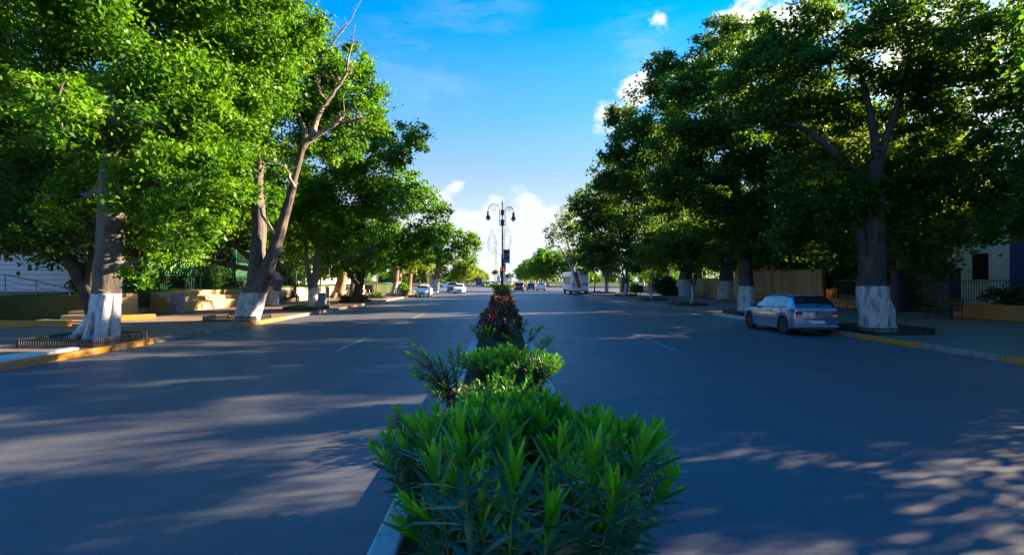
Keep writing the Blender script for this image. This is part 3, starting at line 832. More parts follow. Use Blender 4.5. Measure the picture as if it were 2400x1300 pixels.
tree('laurel_tree', 'right tree with a narrow white-footed stem and bright bush beside it, halfway to the bus', 'tree',
     [PT([(1465, 695, .26), (1467, 680, .20), (1468, 655, .16), (1470, 620, .13)], 59.5), PT([(1467, 670, .12), (1460, 640, .1), (1455, 610, .08)], 59.5)],
     PB([(1440, 480, 48, 49), (1402, 500, 40, 50), (1500, 550, 46, 50), (1372, 490, 32, 50), (1385, 560, 40, 52), (1440, 580, 32, 56), (1560, 565, 40, 50), (1450, 540, 40, 52), (1440, 410, 46, 45), (1400, 455, 36, 48), (1475, 430, 50, 46), (1362, 470, 26, 52), (1420, 520, 40, 50), (1500, 600, 36, 50), (1400, 600, 34, 54)], 59.5),
     M_LEAF_B, 0.29, wh=1.4, dens=0.64, tint=(0.14, 0.11, 0.09))
tree('laurel_tree', 'right tree with pale crooked upper stems just beyond the kerb behind the bus', 'tree',
     [PT([(1421, 688, .30), (1422, 670, .25), (1420, 650, .2), (1414, 625, .15)], 71), PT([(1422, 660, .15), (1430, 640, .11), (1434, 615, .08)], 71)],
     PB([(1390, 585, 32, 66), (1360, 550, 28, 64), (1435, 610, 24, 66), (1352, 600, 18, 68), (1343, 520, 24, 64), (1375, 620, 20, 68), (1405, 560, 30, 66), (1470, 600, 24, 66)], 71),
     M_LEAF_B, 0.34, wh=1.4, dens=0.62, tint=(0.2, 0.16, 0.13))
tree('young_tree', 'slim bare-stemmed tree with reddish bark immediately right of the bus', 'tree',
     [PT([(1393, 686, .10), (1394, 670, .08), (1396, 650, .07), (1392, 630, .05)], 74)],
     PB([(1392, 628, 10, 74), (1402, 618, 10, 74)], 74), M_LEAF_Y, 0.36, wh=0, dens=0.5, tint=(0.35, 0.14, 0.09))
tree('tall_open_tree', 'tall airy tree with thin pale foliage rising behind the bus', 'tree',
     [PT([(1347, 678, .34), (1346, 650, .28), (1342, 615, .22), (1332, 575, .16), (1322, 540, .11)], 86), PT([(1345, 640, .2), (1330, 610, .15), (1312, 580, .1)], 86), PT([(1346, 625, .2), (1356, 600, .15), (1362, 560, .1)], 86)],
     PB([(1308, 520, 17, 86), (1328, 497, 16, 86), (1298, 556, 17, 86), (1335, 555, 18, 86), (1288, 543, 12, 86), (1318, 590, 15, 86), (1345, 525, 16, 86), (1312, 545, 12, 86), (1356, 590, 16, 86), (1290, 575, 9, 86)], 86),
     M_LEAF_P, 0.42, wh=0, dens=0.30, tint=(0.24, 0.2, 0.18), hole=0.2)
#BACKTREES
def generic_blobs(n, R_, H, z0, rnd):
    out = []
    for i in range(n):
        a = rnd.uniform(0, 2 * math.pi); rr = R_ * math.sqrt(rnd.random()) * 0.75
        zz = z0 + (H - z0) * (0.2 + 0.7 * rnd.random()) * (1 - 0.25 * (rr / R_) ** 2)
        out.append((math.cos(a) * rr, math.sin(a) * rr, zz, R_ * rnd.uniform(0.30, 0.46)))
    return out
def proto_tree(seed, R_, H, z0, mat, L, tint, wh=0, n=12, dens=0.62):
    rnd = random.Random(seed)
    bl = generic_blobs(n, R_, H, z0, rnd)
    return tree('leafy_tree', 'x', 'tree', [[(0, 0, 0.12, R_ * 0.075), (0.1, 0, z0 * 0.5, R_ * 0.06), (0.2, 0.1, z0, R_ * 0.05), (0.1, 0.2, H * 0.6, R_ * 0.03)]], bl, mat, L, wh=wh, dens=dens, tint=tint, twigs=3, flare=0.4)
def place(root, x, y, rz, sc, label, group, first):
    o = root if first else copy_tree(root)
    o.location = (x, y, 0.15 if sc > 0 else 0); o.rotation_euler.z = rz; o.scale = (sc, sc, sc)
    o['label'] = label; o['group'] = group; o['category'] = 'tree'
    return o
# trees of the park and gardens, and unseen ones added to shade the road
pk = proto_tree(3, 5.5, 13, 3.2, M_LEAF_B, 0.26, (0.08, 0.06, 0.05), n=16)
pk2 = proto_tree(5, 5.0, 10.5, 3.0, M_LEAF_A, 0.26, (0.12, 0.09, 0.07), n=14)
pks = proto_tree(31, 5.4, 12.0, 3.4, M_LEAF_A, 0.16, (0.12, 0.09, 0.07), n=15, dens=0.62)
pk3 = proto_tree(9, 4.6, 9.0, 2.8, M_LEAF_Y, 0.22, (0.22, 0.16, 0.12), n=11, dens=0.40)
spots = [(pk, -23.5, 30, 0.3, 1.0, 'dense dark tree behind the green lattice fence, nearest the banded white house', 'dark trees behind the left fence'),
         (pk, -38, 36, 1.9, 1.05, 'dark tree rising behind the roof of the banded white house', 'dark trees behind the left fence'),
         (pk, -25, 44, 4.0, 1.0, 'dense dark tree behind the far end of the green lattice fence', 'dark trees behind the left fence'),
         (pk, -23.5, 60, 2.4, 0.9, 'dark tree behind the rubble wall, beyond the lattice fence', 'dark trees behind the left fence'),
         (pk2, -30, 37, 0.8, 1.0, 'green garden tree deep behind the lattice fence', 'garden trees on the left'),
         (pk2, -22.5, 70, 2.9, 0.85, 'green garden tree near the end of the rubble wall', 'garden trees on the left'),
         (pk2, -14.8, 50, 5.2, 0.85, 'green tree standing mid-pavement behind the young tree on the left', 'garden trees on the left'),
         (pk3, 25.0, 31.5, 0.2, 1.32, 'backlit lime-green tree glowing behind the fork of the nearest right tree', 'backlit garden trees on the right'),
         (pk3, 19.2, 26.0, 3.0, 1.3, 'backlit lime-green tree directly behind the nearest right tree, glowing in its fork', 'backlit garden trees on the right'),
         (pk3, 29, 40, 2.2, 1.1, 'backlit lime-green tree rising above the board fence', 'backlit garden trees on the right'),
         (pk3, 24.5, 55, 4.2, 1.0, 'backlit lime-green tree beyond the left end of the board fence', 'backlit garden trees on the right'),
         (pk, 27, 68, 3.3, 0.95, 'dark garden tree seen between the far right trunks', 'dark garden trees on the right'),
         (pk2, 27, 4, 4.4, 1.1, 'green tree added outside the right edge to shade the near road', 'garden trees on the right'),  # out of view, put here to darken the near road
         (pks, 28, -8, 5.5, 1.15, 'open-crowned tree added unseen on the right, level with the viewer, to shade the road', 'garden trees on the right'),  # unseen, added so its crown breaks up the low sun
         (pks, 27.5, 18.9, 4.0, 1.02, 'open-crowned tree added before the white house, out of view, to shade the road', 'garden trees on the right'),  # unseen, added to close a sunlit gap on the right road
         (pk, 30.5, 45.0, 2.5, 0.9, 'dark garden tree beside the cream house, behind the board fence end', 'dark garden trees on the right'),
         (pk2, -25, 35, 1.4, 0.9, 'green garden tree close behind the lattice fence', 'garden trees on the left'),
         (pk2, -26, 51, 3.4, 0.9, 'green garden tree behind the far end of the lattice fence', 'garden trees on the left'),
         (pk, 29.5, 61, 1.3, 1.0, 'dark garden tree in front of the ochre house with arches', 'dark garden trees on the right'),
         (pk, 26.5, 45.5, 3.1, 0.95, 'dark garden tree rising right behind the board fence', 'dark garden trees on the right'),
         (pk2, 26, 78, 3.6, 1.0, 'green garden tree near the roundabout on the right', 'garden trees on the right'),
         (pk, 33, 50, 1.3, 1.15, 'dark garden tree behind the yellow house with the arch', 'dark garden trees on the right')]
seen = set()
for r_, x, y, rz, sc, lab, gr in spots:
    place(r_, x, y, rz, sc, lab, gr, r_.name not in seen); seen.add(r_.name)
# street trees beside and behind the viewer, whose shade falls on the near road
for i, (x, y, rz, sc) in enumerate(((14.0, 5.3, 2.3, 0.98), (14.6, -1.0, 2.5, 1.0), (13.8, -11.0, 4.1, 1.0))):
    place(pks, x, y, rz, sc, ('dark street tree level with the viewer, right of the picture', 'dark street tree just outside the right picture edge', 'dark street tree behind the viewer on the right')[i], 'street trees beside the viewer', False)
# far rows beyond the roundabout
fr = proto_tree(21, 5.0, 10.0, 2.8, M_LEAF_Y, 0.62, (0.3, 0.22, 0.17), wh=1.5, n=15, dens=0.62)
fg = proto_tree(22, 5.6, 11.6, 3.0, M_LEAF_A, 0.62, (0.2, 0.16, 0.13), wh=1.6, n=13, dens=0.55)
firstr, firstg = True, True
rr = random.Random(5)
ORD = ('first', 'second', 'third', 'fourth', 'fifth', 'sixth', 'seventh', 'eighth', 'ninth', 'tenth', 'eleventh', 'twelfth', 'thirteenth', 'fourteenth', 'fifteenth')
for i, y in enumerate((176, 187, 199, 212, 226, 242, 260, 280, 305, 335, 370, 410)):
    place(fr, -13.5 + rr.uniform(-.6, .6), y, rr.uniform(0, 6), rr.uniform(0.72, 0.86), ORD[i] + ' lime-green tree along the far left row beyond the roundabout', 'far left row of trees', firstr); firstr = False
    place(fg, 15.5 + rr.uniform(-.6, .6), y - 3, rr.uniform(0, 6), rr.uniform(0.92, 1.08), ORD[i] + ' rounded green tree along the far right row beyond the roundabout', 'far right row of trees', firstg); firstg = False
for i, (x, y, sc) in enumerate(((-24, 172, 1.0), (-34, 168, 1.1), (-46, 160, 1.0), (-60, 150, 1.1), (-30, 186, 1.1))):
    place(fr, x, y, rr.uniform(0, 6), sc, ORD[i] + ' lime-green tree from the road on the left rim of the roundabout', 'trees on the left rim of the roundabout', False)
for i, (x, y, sc) in enumerate(((25, 168, 1.0), (34, 163, 1.05), (44, 156, 1.0), (56, 146, 1.1), (28, 182, 1.1), (68, 135, 1.1), (50, 170, 1.2))):
    place(fg, x, y, rr.uniform(0, 6), sc, ORD[i] + ' green tree from the road on the right rim of the roundabout', 'trees on the right rim of the roundabout', False)
# far wood closing the horizon
wb = []
for i in range(150):
    x = rr.uniform(-330, 330); y = 470 + rr.uniform(0, 40) - abs(x) * 0.55
    if abs(x) < 14: continue
    wb.append((x, y, 3.4 + rr.uniform(0, 1.5), rr.uniform(4, 6)))
tag(leaf_cloud('distant_wood', wb, 1.6, 0.7, M_LEAF_A, None, (0, 0, 0), clump=1.6), 'low band of distant greenery closing the horizon', 'trees', kind='stuff')

# ================================================================== TREE GUARDS
def guard_proto():
    g = empty('tree_guard', (0, 0, 0))
    h, s = 0.23, 0.95
    for k in range(4):
        b = MB()
        b.box(-s + 0.026, s - 0.026, -0.02, 0.02, h - 0.035, h)
        b.box(-s + 0.026, s - 0.026, -0.015, 0.015, 0.03, 0.055)
        x = -s + 0.07
        while x < s - 0.05:
            b.box(x - 0.012, x + 0.012, -0.008, 0.008, 0.056, h - 0.036)
            x += 0.062
        o = b.build('railing_panel', M_IRON, g)
        a = k * math.pi / 2
        o.rotation_euler.z = a
        o.location = (s * math.sin(a), -s * math.cos(a), 0)
    for sx in (-1, 1):
        for sy in (-1, 1):
            b = MB(); b.box(sx * s - 0.024, sx * s + 0.024, sy * s - 0.024, sy * s + 0.024, -0.02, h + 0.012); b.build('corner_post', M_IRON, g)
    so = MB(); so.box(-s + .03, s - .03, -s + .03, s - .03, -0.01, 0.012)
    so.build('soil_bed', M_SOIL, g)
    return g
gp = guard_proto()
gl = [(-11.95, 14.5, 'square black iron guard around the nearest left trunk'), (-11.95, 22.9, 'square black iron guard around the forked left tree'),
      (-12.0, 31.0, 'black iron guard around the slender many-stemmed left tree'), (-12.0, 41.4, 'dark guard around the leaning left tree with ferns'),
      (-12.9, 51.6, 'low guard around the thin young tree right of the walker'), (-12.6, 60.2, 'low guard around the leaning whitewashed trunk left of the white sedan'),
      (13.25, 17.6, 'square black iron guard around the nearest right trunk, behind the hatchback'), (13.25, 26.8, 'black iron guard mostly hidden by the silver hatchback'),
      (13.5, 36.4, 'black iron guard around the thin young tree past the silver hatchback'), (13.9, 46.0, 'sunlit guard around the slim right tree with bright leaves'),
      (14.6, 59.3, 'dark guard around the white-footed right tree halfway to the bus'), (14.8, 71.0, 'low guard around the crooked-stemmed right tree behind the bus'), (13.7, 74.6, 'low guard around the slim reddish tree right of the bus')]
for i, (x, y, lab) in enumerate(gl):
    o = gp if i == 0 else copy_tree(gp)
    o.location = (x, y, 0.15)
    if i in (0, 6): o.scale = (1.06, 1.06, 1.0)
    tag(o, lab, 'tree guard', 'tree guards along the pavements')

# ================================================================== LEFT SIDE
# terraced buff bench wall + rubble wall
b = empty('terraced_wall', (-18.3, 28, 0.15), 'long buff terraced wall with three stepped ledges along the left pavement', 'wall')
for k, (x0, z0, z1) in enumerate(((-18.35, 0.0, 0.55), (-18.75, 0.55, 0.85), (-19.15, 0.85, 1.18))):
    m = MB(); m.box(-19.7, x0, 28.2, 40.8, 0.13 + z0, 0.15 + z1 - 0.003)
    m.build('wall_tier', M_BUFF, b, bevel=0.02, origin=(-18.3, 28, 0.15)).location = (0, 0, 0)
m = MB(); m.box(-19.9, -18.2, 40.83, 67.0, 0.1, 1.32)
tag(m.build('rubble_wall', M_RUBBLE, bevel=0.03, origin=(-18.2, 54, 0.1)), 'low wall of pale irregular stone blocks with grass on top, left', 'wall')
m = MB(); m.box(-19.95, -17.9, 41.5, 47.0, 0.1, 0.55)
tag(m.build('stone_ledge', M_BUFF, bevel=0.03, origin=(-18, 44, 0.1)), 'pale stone ledge at the foot of the rubble wall behind the bench', 'ledge')
# park terrace behind the walls
m = MB(); m.box(-75, -19.72, 23.9, 110, -0.05, 1.24)
tag(m.build('park_terrace', M_GROUND), kind='structure')
def grass(name, x0, x1, y0, y1, z, n, h, label, m=M_GRASSB):
    P = np.stack([rng.uniform(x0, x1, n), rng.uniform(y0, y1, n), np.full(n, z)], axis=1)
    a = rng.uniform(0, 2 * math.pi, n); s = np.stack([np.cos(a), np.sin(a), np.zeros(n)], axis=1)
    lean = rng.normal(size=(n, 3)) * 0.35; lean[:, 2] = 1
    hh = h * (0.5 + rng.random((n, 1)))
    wd_ = 0.14 * hh
    V = np.stack([P - s * wd_, P + s * wd_, P + lean * hh], axis=1).reshape(-1, 3)
    o = npmesh(name, V, np.arange(3 * n).reshape(n, 3), rng.random(n), m)
    return tag(o, label, 'grass', kind='stuff')
grass('grass', -19.9, -18.9, 40.8, 67, 1.31, 5000, 0.14, 'strip of bright grass along the top of the rubble wall')
grass('grass', -21.5, -19.7, 25, 41, 1.23, 5000, 0.16, 'grass along the top of the terraced wall by the lattice fence')
grass('grass', -12.85, -11.1, 30.2, 31.9, 0.16, 1600, 0.20, 'grass inside the guard of the slender many-stemmed tree')

# green lattice fence
f = empty('lattice_fence', (-20.6, 25, 1.24), 'tall green metal park fence of vertical bars and lattice plates', 'fence')
yy = 25.2
ys = []
while yy < 58:
    m = MB(); m.box(-0.07, 0.07, -0.07, 0.07, 0, 3.3)
    o = m.build('post', M_GREENP, f); o.location = (0, yy - 25, 0)
    ys.append(yy); yy += 4.6
fr_ = random.Random(4)
for y0 in ys[:-1]:
    m = MB()
    for z in (0.12, 1.05, 2.0, 3.1):
        m.box(-0.02, 0.02, 0.08, 4.52, z - 0.025, z + 0.025)
    k = 0.24
    while k < 4.45:
        m.box(-0.013, 0.013, k - 0.014, k + 0.014, 0.146, 1.024)
        m.box(-0.013, 0.013, k - 0.012, k + 0.012, 2.026, 3.074)
        k += 0.19
    o = m.build('bar_panel', M_DARKGREEN, f); o.location = (0, y0 - 25, 0)
    m = MB(); row = 0
    z = 1.2
    while z < 2.0:
        k = 0.22 + (row % 2) * 0.14
        while k < 4.4:
            s_ = 0.075
            m.add([(0.0, k - s_, z), (0.012, k, z - s_ * 1.3), (0.0, k + s_, z), (-0.012, k, z + s_ * 1.3), (0.03, k, z)],
                  [(0, 1, 4), (1, 2, 4), (2, 3, 4), (3, 0, 4), (0, 3, 2, 1)])
            k += 0.28
        z += 0.16; row += 1
    o = m.build('lattice_panel', M_GREENP, f); o.location = (0, y0 - 25, 0)

# banded white house with ramp, rail, kerbs and steps
h = empty('banded_house', (-30, 30, 1.1), 'low white house with thin red horizontal bands at the far left', 'house')
m = MB(); m.box(-48, -24.7, 30, 42, -0.2, 5.4); m.build('wall', M_BANDED, h, origin=(-30, 30, 1.1)).location = (0, 0, 0)
m = MB(); m.box(-48.3, -24.4, 29.7, 42.3, 5.403, 5.7); m.build('roof', M_WHITE_R, h, origin=(-30, 30, 1.1)).location = (0, 0, 0)
m = MB(); m.box(-36.6, -35.2, 29.96, 30.1, 2.0, 3.4); m.build('window', M_WIN, h, origin=(-30, 30, 1.1)).location = (0, 0, 0)
m = MB()
m.prism([(-40, -0.02), (-19.7, -0.02), (-19.7, 0.45), (-21.9, 1.0), (-23.6, 1.30), (-40, 1.30)], 24.0, 29.98, 'y')
tag(m.build('ramp', M_BEIGE, bevel=0.02, origin=(-25, 25, 0.15)), 'beige ramp wall sloping down in front of the banded white house', 'ramp')
r_ = empty('ramp_railing', (-24, 24.3, 1.3), 'thin steel handrail with three rails along the beige ramp', 'railing')
rp = [(-33, 1.3), (-29, 1.3), (-26.4, 1.3), (-23.9, 1.3), (-22.4, 1.0), (-20.8, 0.6)]
for (x, z) in rp:
    m = MB(); m.bar((x, 24.25, z - 0.04), (x, 24.25, z + 0.92), 0.022); m.build('post', M_STEEL, r_, origin=(-24, 24.3, 1.3)).location = (0, 0, 0)
for dz, rad in ((0.93, 0.026), (0.65, 0.012), (0.38, 0.012), (0.12, 0.012)):
    m = MB(); m.tube([(x, 24.25, z + dz) for x, z in rp], rad, 6); m.build('rail', M_STEEL, r_, origin=(-24, 24.3, 1.3)).location = (0, 0, 0)
for pts, lab in (([(-34, 19.7), (-17.0, 19.7), (-17.0, 19.95), (-34, 19.95)], 'long low yellow painted kerb in front of the beige ramp'),
                 ([(-17.6, 22.1), (-16.2, 23.6), (-16.4, 23.8), (-17.8, 22.3)], 'short yellow painted kerb right of the nearest left trunk')):
    m = MB(); m.prism(pts, 0.14, 0.38, 'z'); tag(m.build('yellow_kerb', M_KERB_Y, bevel=0.02, origin=(pts[0][0], pts[0][1], 0.15)), lab, 'kerb')
m = empty('stone_steps', (-18.5, 26, 0.15), 'short flight of worn stone steps beside the beige ramp', 'steps')
for k in range(6):
    q = MB(); q.box(-20.4, -18.9 - 0.0 * k, 23.3 + 0.42 * k, 26.2, 0.14 + 0.19 * k, 0.15 + 0.19 * (k + 1) - 0.003)
    q.build('step', M_BUFF, m, bevel=0.02, origin=(-18.5, 26, 0.15)).location = (0, 0, 0)
# cabinet
c = empty('utility_cabinet', (-18.0, 28.0, 0.15), 'blue-grey metal cabinet on legs at the near end of the terraced wall', 'cabinet')
m = MB(); m.box(-.28, .28, -.2, .2, .42, 1.15); m.build('housing', M_GREYBOX, c, bevel=.015)
for sx in (-.22, .22):
    m = MB(); m.box(sx - .03, sx + .03, -.15, .15, -0.02, .419); m.build('leg', M_GREYBOX, c)
m = MB(); m.box(-.25, .25, -.212, -.203, .46, 1.11); m.build('door', M_GREYBOX, c)
c = empty('litter_bin', (-11.6, 32.6, 0.15), 'grey box bin on the kerb side of the slender many-stemmed tree', 'bin')
m = MB(); m.box(-.22, .22, -.2, .2, .25, 1.0); m.build('housing', M_GREYBOX, c, bevel=.02)
m = MB(); m.bar((0, 0, -0.02), (0, 0, .249), .04); m.build('post', M_STEEL, c)
for (x, y, hgt, lab) in ((-11.35, 33.2, 2.6, 'thin pale post right of the slender many-stemmed left tree'), (-17.2, 42.2, 2.9, 'thin dark post in front of the seated man')):
    c = empty('sign_post', (x, y, 0.15), lab, 'post')
    m = MB(); m.bar((0, 0, -0.02), (0, 0, hgt), .025 if x > -15 else .035, 8); m.build('pole', M_STEEL if x > -15 else M_IRON, c)
    m = MB(); m.box(-.05, .05, -.05, .05, -0.01, .06); m.build('base', M_IRON, c)
    m = MB(); m.box(-.16, .16, -.012, .012, hgt + .0, hgt + .3); m.build('plate', M_GREYBOX, c)

# benches
def bench(loc, rz, label, group=None):
    e = empty('park_bench', loc, label, 'bench', group, rz)
    m = MB()
    for k in range(4): m.box(-.75, .75, -.22 + k * .12, -.13 + k * .12, .42, .45)
    m.build('seat', M_IRON, e)
    m = MB()
    for k in range(4): m.box(-.75, .75, .25 + k * .02, .275 + k * .02, .52 + k * .11, .60 + k * .11)
    m.build('backrest', M_IRON, e)
    for sx in (-.72, .72):
        m = MB(); m.bar((sx, -.2, -0.01), (sx, -.2, .66), .018); m.bar((sx, .25, -0.01), (sx, .35, .95), .018); m.bar((sx, -.22, .66), (sx, .28, .66), .018); m.bar((sx, -.22, .41), (sx, .27, .41), .018)
        m.build('frame', M_IRON, e)
    return e
bench((-17.5, 42.0, .15), R(90), 'dark bench by the rubble wall with a man sitting on it')
bench((21.3, 24.3, .15), R(-90), 'black iron bench by the pillared gate on the right', 'benches on the right pavement')
bench((20.8, 27.8, .15), R(-90), 'black iron bench right of the nearest right trunk, second from the gate', 'benches on the right pavement')
bench((20.6, 30.4, .15), R(-90), 'black iron bench half hidden behind the nearest right trunk', 'benches on the right pavement')
for x, y, lab in ((19.3, 38.5, 'dark bench in shade near the board fence'), (19.0, 47.5, 'dark bench in shade left of the stout right trunk')):
    bench((x, y, .15), R(-90), lab, 'benches on the right pavement')
# parked bicycles
def bicycle(loc, rz, label):
    e = empty('bicycle', loc, label, 'bicycle', 'bicycles on the left pavement', rz)
    for x in (-.52, .52):
        m = MB(); q = [(x + .33 * math.cos(a * math.pi / 10), 0, .34 + .33 * math.sin(a * math.pi / 10)) for a in range(21)]
        m.tube(q, .022, 5, cap=False)
        for a in range(6): m.bar((x, 0, .34), (x + .32 * math.cos(a * 1.047), 0, .34 + .32 * math.sin(a * 1.047)), .004, 4)
        m.build('wheel', M_RUBBER, e)
    m = MB()
    for a, c_ in (((-.52, 0, .34), (-.1, 0, .34)), ((-.1, 0, .34), (.38, 0, .85)), ((-.1, 0, .34), (-.22, 0, .82)), ((-.22, 0, .8), (.38, 0, .82)), ((-.52, 0, .34), (-.22, 0, .78)), ((.52, 0, .34), (.38, 0, .95))):
        m.bar(a, c_, .018)
    m.build('frame', M_REDP, e)
    m = MB(); m.bar((.38, -.26, .97), (.38, .26, .97), .014); m.build('handlebar', M_IRON, e)
    m = MB(); m.box(-.34, -.1, -.06, .06, .86, .91); m.build('saddle', M_IRON, e, bevel=.02)
bicycle((-16.6, 57.0, .15), 0.4, 'bicycle parked beyond the young tree, nearer of two')
bicycle((-16.2, 60.5, .15), -0.5, 'bicycle parked by the leaning whitewashed trunk, farther of two')

# ================================================================== PEOPLE
def skin_body(name, pts, edges, rad, mat, parent, sub=2):
    me = bpy.data.meshes.new(name); me.from_pydata(pts, edges, []); me.update()
    o = link(name, me, parent)
    md = o.modifiers.new('skin', 'SKIN')
    for i, r in enumerate(rad):
        me.skin_vertices[0].data[i].radius = (r, r) if isinstance(r, (int, float)) else r
    me.skin_vertices[0].data[0].use_root = True
    sb = o.modifiers.new('sub', 'SUBSURF'); sb.levels = sub; sb.render_levels = sub
    me.materials.append(mat)
    return o
def person(loc, rz, label, pose, shirt, trouser):
    e = empty('person', loc, label, 'person', None, rz)
    if pose == 'stand':
        hip, kn, ft = .90, .48, .07
        P = [(0, 0, .95), (0, 0, 1.15), (0, 0, 1.38), (0, 0, 1.50), (0, -.02, 1.62),
             (.10, 0, .88), (.11, -.06, .48), (.11, -.02, .08), (.11, -.16, .04),
             (-.10, 0, .88), (-.11, .10, .48), (-.11, .18, .10), (-.11, .06, .04),
             (.19, 0, 1.38), (.25, -.02, 1.12), (.24, -.16, .92), (-.19, 0, 1.38), (-.25, .04, 1.12), (-.25, -.05, .90)]
    else:
        P = [(0, 0, .52), (0, -.06, .72), (0, -.14, .94), (0, -.20, 1.04), (0, -.27, 1.14),
             (.10, -.05, .50), (.13, -.48, .50), (.13, -.50, .10), (.13, -.64, .05),
             (-.10, -.05, .50), (-.13, -.46, .50), (-.13, -.42, .10), (-.13, -.56, .05),
             (.19, -.14, .93), (.24, -.24, .70), (.10, -.44, .60), (-.19, -.14, .93), (-.24, -.24, .70), (-.08, -.44, .60)]
    E = [(0, 1), (1, 2), (2, 3), (3, 4), (0, 5), (5, 6), (6, 7), (7, 8), (0, 9), (9, 10), (10, 11), (11, 12), (2, 13), (13, 14), (14, 15), (2, 16), (16, 17), (17, 18)]
    rad = [.13, .12, .13, .055, .09, .09, .06, .04, .035, .09, .06, .04, .035, .055, .042, .03, .055, .042, .03]
    skin_body('body', P, E, rad, M_SKIN, e)
    i = [0, 1, 2, 13, 14, 16, 17]
    skin_body('shirt', [P[k] for k in i], [(0, 1), (1, 2), (2, 3), (3, 4), (2, 5), (5, 6)], [.145, .135, .15, .075, .06, .075, .06], shirt, e)
    i = [0, 5, 6, 7, 9, 10, 11]
    skin_body('trousers', [P[k] for k in i], [(0, 1), (1, 2), (2, 3), (0, 4), (4, 5), (5, 6)], [.15, .11, .075, .06, .11, .075, .06], trouser, e)
    hx, hy, hz = P[4]
    m = MB(); m.lathe([(.02, hz + .125), (.075, hz + .105), (.105, hz + .06), (.112, hz + .0), (.10, hz - .05)], hx, hy + .02, 12); m.build('hair', M_HAIR, e, smooth=True)
    m = MB(); m.lathe([(.006, hz + .03), (.022, hz - .01), (.012, hz - .025)], hx, hy - .1, 8); m.build('nose', M_SKIN, e, smooth=True)
    return e
person((-12.0, 43.2, .15), R(-60), 'person in a red top and dark shorts walking past the leaning left tree', 'stand', M_SHIRT_R, M_CLOTH_D)
person((-17.45, 42.0, .13), R(90), 'person in brown sitting hunched on the bench by the rubble wall', 'sit', M_CLOTH_B, M_CLOTH_B)

# ================================================================== RIGHT SIDE
f = empty('board_fence', (22.6, 40, .15), 'tall fence of reddish brown vertical boards at the back of the right pavement', 'fence')
m = MB(); y = 35.5
brd = random.Random(3)
while y < 45.3:
    wv = 0.40; m.box(22.60 + brd.uniform(-.015, .015), 22.66, y, y + wv - .015, .12, 2.75 + brd.uniform(-.03, .03)); y += wv + .0167
m.build('board_panel', M_WOOD, f, origin=(22.6, 40, .15)).location = (0, 0, 0)
for y in (35.4, 40.4, 45.4):
    m = MB(); m.box(22.67, 22.80, y - .06, y + .06, .12, 2.85); m.build('post', M_IRON if y < 36 else M_WOOD, f, origin=(22.6, 40, .15)).location = (0, 0, 0)
def railwall(x, y0, y1, zwall, ztop, m_, label, curl=False):
    e = empty('railed_wall', (x, (y0 + y1) / 2, .15), label, 'wall')
    org = (x, (y0 + y1) / 2, .15)
    q = MB()
    if curl:
        prof = [(y0, .12), (y1, .12)]
        prof += [(y1, zwall), ]
        yy = [y0 + 1.1 * t for t in (1, .8, .6, .4, .2, 0)]
        prof += [(a, zwall + (ztop - zwall) * .92 * (1 - (a - y0) / 1.1) ** 2) for a in yy]
        q.prism(prof, x, x + .22)
    else:
        q.box(x, x + .22, y0, y1, .12, zwall)
    q.build('plinth', m_, e, bevel=.015, origin=org).location = (0, 0, 0)
    q = MB(); yy = y0 + .15
    while yy < y1 - .05:
        zb = zwall + .003
        if curl and yy < y0 + 1.1: zb = zwall + (ztop - zwall) * .92 * (1 - (yy - y0) / 1.1) ** 2 + .02
        q.bar((x + .11, yy, zb - .02), (x + .11, yy, ztop), .011, 5)
        q.bar((x + .11, yy, ztop), (x + .11, yy, ztop + .09), .016, 4, .002)
        yy += .14
    for z in (zwall + .16, ztop - .08):
        if not (curl and z < ztop - .2): q.box(x + .095, x + .125, y0 + .05, y1 - .02, z - .015, z + .015)
    q.build('railing', M_IRON, e, origin=org).location = (0, 0, 0)
    return e
railwall(22.9, 29.6, 35.2, .75, 2.0, M_YELLOW_R, 'yellow low wall with black railing, curling up beside the left gate pillar', True)
railwall(22.6, 12.0, 25.2, .85, 2.0, M_YELLOW_R, 'long yellow low wall with black spiked railing in front of the white house')
def pillar(x, y, h_, lab):
    e = empty('gate_pillar', (x, y, .15), lab, 'pillar', 'gate pillars')
    q = MB(); q.box(-.3, .3, -.3, .3, -.03, h_); q.build('shaft', M_NAVYR, e, bevel=.02)
    q = MB(); q.box(-.36, .36, -.36, .36, h_ + .002, h_ + .12); q.build('cap', M_NAVYR, e, bevel=.02)
M_NAVYR = plain('slate_blue_render', (0.04, 0.05, 0.09), .8)
pillar(23.0, 29.1, 2.3, 'dark gate pillar on the left of the iron gate'); pillar(22.9, 25.7, 2.3, 'dark gate pillar on the right of the iron gate')
e = empty('iron_gate', (23.0, 27.4, .15), 'double black iron gate with an arched top between dark pillars', 'gate')
for sg in (-1, 1):
    q = MB(); k = .08
    while k < 1.36:
        zt = 2.25 - .5 * (k / 1.36) ** 2 if False else 1.75 + .45 * math.cos(k / 1.36 * 1.4)
        q.bar((0, sg * k, .06), (0, sg * k, zt), .012, 5); k += .13
    q.bar((0, sg * .04, .1), (0, sg * 1.36, .1), .02); q.bar((0, sg * .04, 1.1), (0, sg * 1.36, 1.1), .02)
    q.tube([(0, sg * (.04 + .132 * i), 1.74 + .45 * math.cos(min(1.36, .132 * i) / 1.36 * 1.4)) for i in range(11)], .02, 6)
    q.build('leaf', M_IRON, e)
